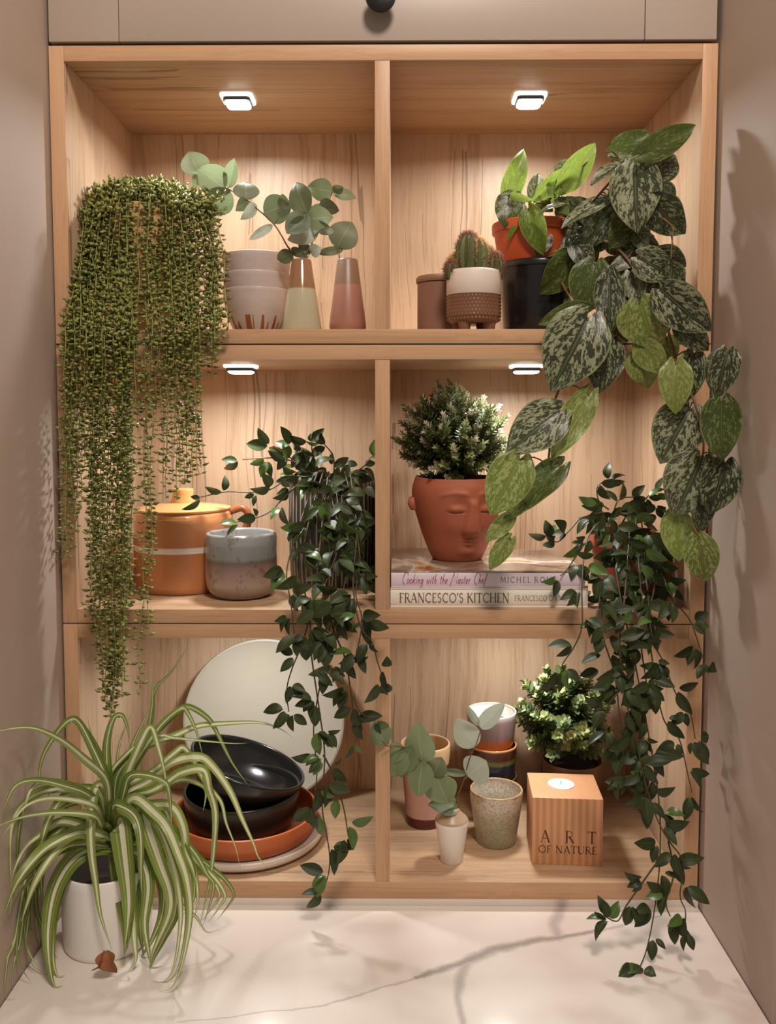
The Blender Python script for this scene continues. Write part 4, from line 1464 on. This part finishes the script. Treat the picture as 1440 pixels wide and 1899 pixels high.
# ---------------------------------------------------------------- string plant
str_m = NT('string_leaf')
uvn = str_m.sep(str_m.co('UV'))
cst = str_m.mix(uvn[0], srgb(94, 104, 46), srgb(168, 167, 94))
str_m.base(cst, .36)
str_m.translucent(cst, .15)
Ys = .11
s = mpp(Ys)
ps = at(272, 560, Ys)
sr = thing('string_plant', 'trailing string plant with tiny bead-like leaves in a tan pot', 'plant', (ps.x, Ys, S1))
hs = zat(272, 392, Ys, S1)
vessel('pot', [(56 * s, 0), (58 * s, .003), (66 * s, hs * .6), (70 * s, hs - .002), (69.5 * s, hs)], plain('tan_ceramic', srgb(196, 152, 96), .5), sr, .004, floor=.01)
lathe('soil', [(0, hs - .004), (65 * s, hs - .008), (65 * s, hs - .014)], soil_m, sr)
env = [(112, 560), (120, 1040), (140, 1010), (165, 1130), (190, 1310), (212, 1330), (232, 1240), (250, 1120), (268, 1290), (282, 1010), (300, 930), (322, 960), (345, 900), (368, 880), (385, 720), (405, 670), (425, 620)]


def envy(x):
    for (a, va), (b, vb) in zip(env, env[1:]):
        if x <= b:
            return va + (vb - va) * max(0, x - a) / (b - a)
    return env[-1][1]


def strand(path, r, size=.0108, step=.0080):
    """one trailing stem with paired pointed bead leaves: one mesh"""
    V, F = tube_data(path, .0007, .0005, 4)
    UV = [(.9, .5)] * len(V)
    acc = 0
    ph = r.random() * 6
    for i in range(1, len(path)):
        sg = path[i] - path[i - 1]
        ln = sg.length
        if ln < 1e-7: continue
        d = sg / ln
        u = d.orthogonal().normalized()
        w = d.cross(u)
        while acc < ln:
            p = path[i - 1] + d * acc
            acc += step * r.uniform(.7, 1.3)
            ph += 1.57 + r.uniform(-.4, .4)
            for k in range(2 if r.random() < .8 else 1):
                a = ph + k * math.pi + r.uniform(-.3, .3)
                o = (u * math.cos(a) + w * math.sin(a))
                dr = (o + Vector((0, 0, r.uniform(-.35, .45)))).normalized()
                L = size * r.uniform(.7, 1.25)
                q = dr.orthogonal().normalized() * L * .23
                m_ = dr.cross(q).normalized() * L * .23
                b0 = len(V)
                c0 = p + dr * .0008
                c1 = c0 + dr * L * .5
                V += [c0, c1 + q, c1 + m_, c1 - q, c1 - m_, c0 + dr * L + Vector((0, 0, .0006))]
                sh = r.random()
                UV += [(sh, 0)] * 6
                for j in range(4):
                    j2 = (j + 1) % 4
                    F.append((b0, b0 + 1 + j, b0 + 1 + j2))
                    F.append((b0 + 5, b0 + 1 + j2, b0 + 1 + j))
        acc -= ln
    return V, F, UV


sg_ = random.Random(5)
so = Vector(sr.location)
NSTR = 100
xs_all = []
for k in range(NSTR):
    u = sg_.random()
    x = 118 + (u ** .95) * 304 if k % 3 else 122 + u * 170
    if 258 < x < 288 and k % 4:            # gap where the pot shows
        x += 34 * (1 if x > 272 else -1)
    xs_all.append(x)
FIX = [(272, 1290), (276, 1180), (366, 880), (350, 800), (124, 1045), (205, 1325), (218, 1330), (192, 1300)]
for k, x in enumerate(xs_all + [f_[0] for f_ in FIX]):
    ye = envy(x)
    f = sg_.random()
    yend = 560 + (ye - 560) * (.25 + .75 * f) if k % 4 else ye
    if k % 5 == 1: yend = min(yend, sg_.uniform(470, 700))
    if k >= NSTR: yend = FIX[k - NSTR][1]
    xt = 272 + (x - 272) * sg_.uniform(.72, .86)
    x0 = 272 + (x - 272) * .3
    fr = sg_.uniform(0, 1)
    Yrim = .04 + .06 * sg_.random()
    pts = [(x0, 352 + sg_.uniform(-6, 14), .11), (272 + (x - 272) * .66, 348 + .0010 * (x - 272) ** 2 + sg_.uniform(-16, 14), .10 - fr * .03), (xt, 366 + .0020 * (x - 272) ** 2 + sg_.uniform(-8, 14), Yrim)]
    y = 450 + sg_.uniform(0, 40)
    xx = xt + (x - xt) * .4
    Yh = -.02 - .028 * sg_.random()
    while y < yend:
        g = min(1, (y - 420) / 190)
        Y = Yrim + (Yh - Yrim) * g ** 1.3 if y < 612 else Yh
        tx = x - max(0, y - 900) * .02 * (x - 200) / 100
        xx = xx + (tx - xx) * .35 + sg_.gauss(0, 3.6)
        pts.append((xx, y, Y))
        y += 52
    pts.append((xx + sg_.gauss(0, 3), yend, Yh if yend > 612 else Yrim + (Yh - Yrim) * min(1, max(0, (yend - 420) / 190)) ** 1.3))
    pp = []
    for (a, b, Y) in pts:
        P_ = at(a, b, Y)
        if Y > -.004: P_.x = max(P_.x, -.437)
        pp.append(tuple(P_))
    path = [Vector(p) - so for p in crom(pp, 5)]
    V, F, UV = strand(path, sg_)
    mk('trailing_strand', V, F, str_m.m, sr, UV, smooth=True)
for k in range(70):                          # short crown shoots
    x = sg_.uniform(160, 395)
    y = 350 + .0022 * (x - 272) ** 2 + sg_.uniform(-6, 30)
    Y = sg_.uniform(.05, .13)
    P0 = at(x, y + 12, Y)
    P0.x = max(P0.x, -.43)
    P1 = P0 + Vector((sg_.gauss(0, .010), sg_.gauss(-.006, .01), sg_.uniform(.004, .018)))
    P2 = P1 + Vector((sg_.gauss(0, .014), sg_.gauss(-.008, .01), sg_.uniform(-.016, .006)))
    for q in (P1, P2): q.x = max(q.x, -.436)
    path = [Vector(p) - so for p in crom([tuple(P0), tuple(P1), tuple(P2)], 4)]
    V, F, UV = strand(path, sg_, .0112, .0052)
    mk('crown_shoot', V, F, str_m.m, sr, UV)

# ---------------------------------------------------------------- bushes
def sprig_mesh(name, mat, r, L, nodes, per, leaf, ratio, spread, side=0.):
    V, F = tube_data([(0, 0, 0), (r.uniform(-.1, .1) * L, r.uniform(-.1, .1) * L, L * .5), (r.uniform(-.15, .15) * L, r.uniform(-.15, .15) * L, L)], .0007, .0004, 4)
    UV = [(0, .1)] * len(V)
    for n_ in range(nodes):
        t_ = .12 + .88 * n_ / (nodes - 1)
        z = L * t_
        a0 = r.random() * 6
        for k in range(per):
            a = a0 + 2 * math.pi * k / per + r.uniform(-.25, .25)
            lift = spread[0] + (spread[1] - spread[0]) * t_ + r.uniform(-.15, .15)
            d = Vector((math.cos(a) * math.cos(lift), math.sin(a) * math.cos(lift), math.sin(lift)))
            l_ = leaf * r.uniform(.75, 1.15) * (1 if t_ < .9 else .8)
            sd = d.cross(Vector((0, 0, 1))).normalized() * l_ * ratio * .5
            up = sd.cross(d).normalized() * l_ * .08
            o = Vector((0, 0, z))
            b0 = len(V)
            V += [o, o + d * l_ * .35 + sd * .85 + up, o + d * l_ * .72 + sd * .85 + up, o + d * l_, o + d * l_ * .72 - sd * .85 + up, o + d * l_ * .35 - sd * .85 + up]
            UV += [(r.random(), min(1, t_ * r.uniform(.9, 1.08)))] * 6
            F += [(b0, b0 + 1, b0 + 2, b0 + 3), (b0, b0 + 3, b0 + 4, b0 + 5)]
    return meshdata(name, V, F, mat, UV)


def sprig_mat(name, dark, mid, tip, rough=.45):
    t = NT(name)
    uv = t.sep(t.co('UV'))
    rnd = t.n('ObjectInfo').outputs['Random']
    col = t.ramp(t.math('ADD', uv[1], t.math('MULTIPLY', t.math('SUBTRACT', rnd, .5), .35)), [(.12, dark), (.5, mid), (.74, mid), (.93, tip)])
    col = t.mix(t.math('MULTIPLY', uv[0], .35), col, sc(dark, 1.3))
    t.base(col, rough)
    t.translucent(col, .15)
    return t.m


def bush(root, meshes, centre, base, rad, n, seed, slen, low=-.25):
    r = random.Random(seed)
    o = Vector(root.location)
    k = 0
    while k < n:
        d = Vector((r.gauss(0, 1), r.gauss(0, 1), r.gauss(0, 1))).normalized()
        if d.z < low: continue
        k += 1
        tipf = r.uniform(.72, 1.06) if k % 3 else r.uniform(.45, .8)
        tip = centre + Vector((d.x * rad[0], d.y * rad[1], d.z * rad[2])) * tipf
        ax = (tip - base).normalized()
        ax = (ax + d * .5 + Vector((r.gauss(0, .15), r.gauss(0, .15), r.gauss(0, .1)))).normalized()
        sl = slen * r.uniform(.85, 1.2)
        st_ = tip - ax * sl
        q = ax.to_track_quat('Z', 'X')
        m = Matrix.Translation(st_ - o) @ q.to_matrix().to_4x4() @ Matrix.Rotation(r.random() * 6.28, 4, 'Z') @ Matrix.Diagonal((1, 1, sl / slen, 1))
        link('sprig', r.choice(meshes), root, m)


rb_ = random.Random(9)
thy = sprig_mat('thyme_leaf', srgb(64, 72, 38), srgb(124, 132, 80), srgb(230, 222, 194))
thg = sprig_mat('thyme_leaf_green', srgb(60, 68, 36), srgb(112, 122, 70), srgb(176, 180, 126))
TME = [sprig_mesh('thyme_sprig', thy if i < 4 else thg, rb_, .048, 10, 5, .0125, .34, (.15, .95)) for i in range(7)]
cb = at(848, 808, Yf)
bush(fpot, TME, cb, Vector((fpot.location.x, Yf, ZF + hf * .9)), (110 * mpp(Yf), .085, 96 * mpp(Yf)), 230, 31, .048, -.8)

Yx = .222
s = mpp(Yx)
px_ = at(1062, 1440, Yx)
bx2 = thing('potted_bush', 'small boxwood-like bush in a brown pot behind the wooden block', 'plant', (px_.x, Yx, S3))
hx = at(1062, 1408, Yx).z - S3
vessel('pot', [(44 * s, 0), (45 * s, .002), (56 * s, hx - .012), (57.5 * s, hx - .001), (57 * s, hx)], plain('brown_pot', srgb(128, 92, 62), .6, .1), bx2, .004, floor=.01)
lathe('soil', [(0, hx - .006), (52 * s, hx - .01), (52 * s, hx - .02)], soil_m, bx2)
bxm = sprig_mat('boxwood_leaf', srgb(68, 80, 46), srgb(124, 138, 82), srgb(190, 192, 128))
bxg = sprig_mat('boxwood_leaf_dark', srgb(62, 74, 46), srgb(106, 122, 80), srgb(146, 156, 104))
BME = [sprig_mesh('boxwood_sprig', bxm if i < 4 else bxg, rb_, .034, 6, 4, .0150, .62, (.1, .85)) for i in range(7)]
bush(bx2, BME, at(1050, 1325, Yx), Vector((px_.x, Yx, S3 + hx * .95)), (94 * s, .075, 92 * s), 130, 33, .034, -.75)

# ---------------------------------------------------------------- spider plant
Yw = -.085
s = mpp(Yw)
pw = at(200, 1700, Yw)
spd = thing('potted_spider_plant', 'spider plant with striped arching leaves in a white pot', 'plant', (pw.x, Yw, 0))
hw2 = at(200, 1600, Yw).z
rw2 = .0605
vessel('pot', smoothprof([(rw2 * .90, 0), (rw2 * .96, .003), (rw2 * .985, .02), (rw2, hw2 * .6), (rw2, hw2)], 3), plain('white_pot', srgb(244, 238, 232), .3, .01), spd, .004, 72, floor=.01)
lathe('soil', [(0, hw2 - .008), (rw2 - .0042, hw2 - .012), (rw2 - .0042, hw2 - .02)], soil_m, spd)
t = NT('spider_leaf')
uv = t.sep(t.co('UV'))
rnd = t.n('ObjectInfo').outputs['Random']
dv = t.math('ABSOLUTE', t.math('SUBTRACT', uv[1], .5))
green = t.mix(t.math('ADD', t.math('MULTIPLY', rnd, .7), t.math('MULTIPLY', uv[0], .3)), srgb(92, 112, 44), srgb(150, 166, 80))
mid = t.math('LESS_THAN', dv, t.math('ADD', .05, t.math('MULTIPLY', rnd, .17)))
line = t.math('LESS_THAN', t.math('ABSOLUTE', t.math('SUBTRACT', dv, t.math('ADD', .20, t.math('MULTIPLY', rnd, .12)))), .025)
col = t.mix(t.math('MULTIPLY', line, .5), green, srgb(196, 200, 128))
col = t.mix(t.math('MULTIPLY', mid, .9), col, srgb(236, 232, 204))
col = t.mix(t.math('MULTIPLY', t.math('GREATER_THAN', uv[0], .985), .8), col, srgb(120, 84, 50))
t.base(col, .4)
t.translucent(col, .2)
spider_m = t.m


def blade(root, pts, wpx, seed):
    """pts: (px, py, Y); one strap leaf with a folded midrib"""
    r = random.Random(seed)
    ww = [at(*p) for p in pts]
    for p in ww:
        p.x = max(p.x, -.4655)
        p.z = max(p.z, .003)
    P = [Vector(p) for p in crom([tuple(p) for p in ww], 7)]
    n = len(P)
    o = Vector(root.location)
    N0 = Vector((r.uniform(-.25, .25), -1, .55 + r.uniform(-.25, .3)))
    V, F, UV = [], [], []
    hwm = wpx * mpp(Yw) * .5
    L = [0]
    for i in range(1, n): L.append(L[-1] + (P[i] - P[i - 1]).length)
    prev = None
    for i in range(n):
        T = (P[min(i + 1, n - 1)] - P[max(i - 1, 0)]).normalized()
        S_ = T.cross(N0)
        if S_.length < .05: S_ = prev or Vector((1, 0, 0))
        S_.normalize()
        if prev is not None and S_.dot(prev) < 0: S_ = -S_
        if prev is not None: S_ = (S_ + prev * 1.2).normalized()
        prev = S_
        nn_ = S_.cross(T).normalized()
        u = L[i] / L[-1]
        w = hwm * (min(1, .55 + u * 1.6) if u < .3 else 1) * (max(0.02, 1 - ((u - .35) / .65) ** 1.5) if u > .35 else 1)
        for j in range(5):
            v = j / 2 - 1
            V.append(tuple(P[i] + S_ * v * w + nn_ * (abs(v) - .5) * w * .45 - o))
            UV.append((u, .5 + .5 * v))
    for i in range(n - 1):
        for j in range(4):
            F.append((i * 5 + j, (i + 1) * 5 + j, (i + 1) * 5 + j + 1, i * 5 + j + 1))
    return mk('leaf', V, F, spider_m, root, UV)


BL = [
    ([(590, 500), (470, 380), (330, 270), (170, 208), (0, 225), (-60, 250)], 14, -.235), ([(600, 520), (520, 330), (440, 180), (380, 170), (300, 260), (235, 380), (225, 500), (300, 620)], 13, -.12),
    ([(600, 500), (540, 330), (470, 210), (420, 160), (385, 190), (372, 280)], 14, -.09), ([(575, 500), (520, 300), (485, 145)], 8, -.07),
    ([(500, 590), (350, 530), (200, 500), (90, 530), (30, 640), (0, 730)], 13, -.21), ([(520, 640), (420, 585), (350, 600), (270, 720), (230, 850), (195, 960), (205, 1100)], 15, -.17),
    ([(520, 700), (330, 680), (150, 700), (0, 750), (-40, 770)], 12, -.23), ([(520, 790), (350, 730), (230, 800), (140, 880), (80, 1000), (60, 1080)], 13, -.19),
    ([(600, 830), (450, 790), (300, 850), (200, 930), (90, 1080), (0, 1290)], 18, -.22), ([(580, 870), (430, 860), (260, 920), (130, 1050), (50, 1150), (0, 1220)], 13, -.21),
    ([(630, 880), (520, 880), (400, 950), (310, 1100), (270, 1300), (270, 1480), (300, 1640), (350, 1750)], 25, -.19), ([(520, 640), (300, 600), (150, 640), (60, 750), (0, 830)], 9, -.22),
    ([(550, 570), (400, 550), (250, 560), (120, 640), (40, 760), (20, 920), (35, 1150)], 11, -.19), ([(520, 730), (330, 740), (230, 820), (180, 950), (200, 1200), (250, 1350), (310, 1480), (322, 1510)], 15, -.13),
    ([(500, 800), (300, 820), (170, 960), (60, 1200), (10, 1400), (5, 1500), (30, 1700), (95, 1830)], 10, -.215), ([(500, 800), (330, 800), (150, 950), (50, 1200), (40, 1330), (100, 1500), (175, 1655)], 10, -.185),
    ([(520, 780), (340, 790), (180, 950), (80, 1250), (150, 1420), (230, 1570), (275, 1580)], 9, -.165), ([(520, 770), (320, 780), (190, 900), (150, 1100), (160, 1300), (215, 1450)], 13, -.14),
    ([(570, 730), (420, 720), (300, 790), (240, 950), (230, 1100), (260, 1250)], 13, -.13),
    ([(590, 560), (545, 530), (515, 620), (505, 750), (510, 900), (530, 1050), (560, 1250), (625, 1450)], 14, -.165), ([(620, 700), (640, 640), (740, 690), (780, 800), (785, 1000), (790, 1150)], 18, -.16),
    ([(650, 760), (668, 730), (690, 900), (715, 1150), (710, 1300), (690, 1450)], 31, -.165), ([(640, 900), (660, 1000), (690, 1250), (700, 1400), (690, 1490)], 22, -.16),
    ([(760, 680), (790, 640), (830, 780), (890, 960), (945, 1120), (940, 1250), (860, 1440), (830, 1560)], 25, -.155), ([(760, 800), (830, 830), (910, 930), (975, 1100), (970, 1250), (900, 1400), (840, 1550), (905, 1600)], 21, -.15),
    ([(740, 900), (800, 960), (825, 1100), (805, 1300), (830, 1470), (840, 1560)], 20, -.155), ([(690, 900), (730, 1100), (742, 1280), (750, 1400), (755, 1500), (715, 1590)], 19, -.16),
    ([(700, 640), (760, 600), (860, 680), (930, 760), (990, 900), (1040, 1050), (1060, 1250), (1020, 1500), (960, 1650), (885, 1780)], 14, -.2), ([(760, 680), (850, 640), (960, 650), (1020, 760), (1040, 900), (1090, 1040), (1100, 1200), (1060, 1290)], 15, -.11),
    ([(740, 780), (860, 780), (1000, 860), (1100, 960), (1200, 1050), (1250, 1130), (1240, 1180), (1160, 1290)], 13, -.10), ([(730, 720), (830, 700), (950, 760), (1080, 900), (1150, 1020), (1190, 1100), (1130, 1310)], 11, -.11),
    ([(740, 760), (850, 740), (960, 800), (1060, 960), (1080, 1150), (1020, 1250)], 15, -.11), ([(740, 800), (800, 800), (930, 900), (1000, 1050), (990, 1200), (860, 1330)], 11, -.13),
    ([(760, 860), (900, 980), (1000, 1180), (1090, 1260), (1150, 1345), (1215, 1330)], 9, -.115),
    ([(610, 480), (700, 360), (800, 280), (900, 250), (980, 265), (1280, 295), (1390, 292)], 7, -.06), ([(650, 480), (750, 350), (900, 200), (1000, 110), (1060, 95), (1150, 150), (1200, 220), (1290, 400), (1390, 540)], 12, -.04),
    ([(700, 510), (800, 330), (900, 190), (1000, 105), (1035, 112), (1090, 220), (1130, 370)], 13, -.06), ([(650, 470), (780, 330), (980, 250), (1100, 200), (1250, 185), (1440, 180), (1560, 215), (1630, 265)], 12, -.03),
    ([(690, 560), (720, 480), (800, 470), (900, 500), (940, 560), (960, 800)], 13, -.12), ([(720, 600), (840, 560), (930, 510), (1010, 458), (1130, 442), (1165, 550), (1200, 680), (1190, 900), (1160, 1100), (1110, 1320)], 14, -.09),
    ([(700, 580), (830, 500), (950, 400), (1100, 370), (1180, 420), (1280, 560), (1350, 720), (1410, 850), (1440, 930), (1500, 1000)], 14, -.05), ([(700, 540), (850, 450), (970, 350), (1020, 320), (1070, 380), (1150, 520), (1230, 620), (1260, 740), (1310, 870), (1340, 995)], 10, -.05),
    ([(720, 620), (800, 580), (900, 540), (1000, 500), (1080, 510), (1145, 560), (1130, 680)], 13, -.08), ([(600, 500), (595, 300), (630, 160), (680, 140), (712, 220), (720, 310)], 15, -.07),
    ([(580, 500), (600, 300), (620, 170), (640, 140)], 8, -.05), ([(720, 480), (800, 330), (845, 150), (862, 0), (960, -110), (1060, -270)], 9, -.05), ([(700, 480), (800, 300), (842, 120), (850, 0), (856, -150)], 10, -.055),
    ([(690, 520), (780, 300), (840, 205), (885, 330), (920, 480), (930, 620)], 13, -.10), ([(660, 520), (700, 400), (760, 250), (830, 120), (880, 60)], 8, -.05), ([(640, 540), (660, 330), (700, 200), (745, 110)], 7, -.05),
    ([(560, 640), (480, 620), (380, 640), (290, 700), (220, 800)], 10, -.13), ([(700, 700), (820, 720), (930, 800), (980, 900), (1010, 1050)], 12, -.13), ([(590, 760), (480, 760), (380, 800), (300, 900), (250, 1020)], 12, -.15)]
z3 = lambda x, y: (x / 3, 1280 + y / 3)
rs = random.Random(17)
for k, (pts, w, Yt_) in enumerate(BL):
    q = [(640 + rs.uniform(-25, 25), 860), (635 + (pts[0][0] - 640) * .5, (pts[0][1] + 860) / 2)] + pts if pts[0][1] < 780 else [(640 + rs.uniform(-20, 20), 900)] + pts
    n = len(q)
    out = []
    for i, (x, y) in enumerate(q):
        f = i / (n - 1)
        X, Z = z3(x, y)
        out.append((X, Z, Yw + (Yt_ - Yw) * min(1, f * 1.25)))
    blade(spd, out, w * 1.35, 100 + k)
for k in range(22):
    pts, w, Yt_ = BL[rs.choice([4, 5, 7, 8, 9, 10, 12, 13, 14, 15, 17, 18, 21, 23, 24, 25, 27, 28, 29, 31, 32])]
    dx, dy, kx = rs.uniform(-45, 45), rs.uniform(-30, 50), rs.uniform(.8, 1.05)
    q = [(640 + rs.uniform(-25, 25), 880)] + [(640 + (x - 640) * kx + dx * i / len(pts), y + dy * i / len(pts)) for i, (x, y) in enumerate(pts)]
    n = len(q)
    out = [(*z3(x, y), Yw + (Yt_ + .02 - Yw) * min(1, 1.25 * i / (n - 1))) for i, (x, y) in enumerate(q)]
    blade(spd, out, w * 1.15, 300 + k)
# the dry plantlet lying at the pot's foot
dry = plain('dry_leaf', srgb(150, 92, 58), .8, .25, 120)
B = onz(205, 1783, .010)
me = leafmesh('dry_leaf', 'ovate', dry, 8, 4, .6, .3, .08, 0, 3)
for (dx, dz_, w_, rl) in ((.012, -.020, .02, 30), (-.006, -.018, .016, -50), (.004, -.014, .022, 10)):
    addleaf(spd, me, B + Vector((0, -.018, .026)), B + Vector((dx, -.03, .026 + dz_ * 1.25)), w_ * 1.15, rl, 'dry_leaf')
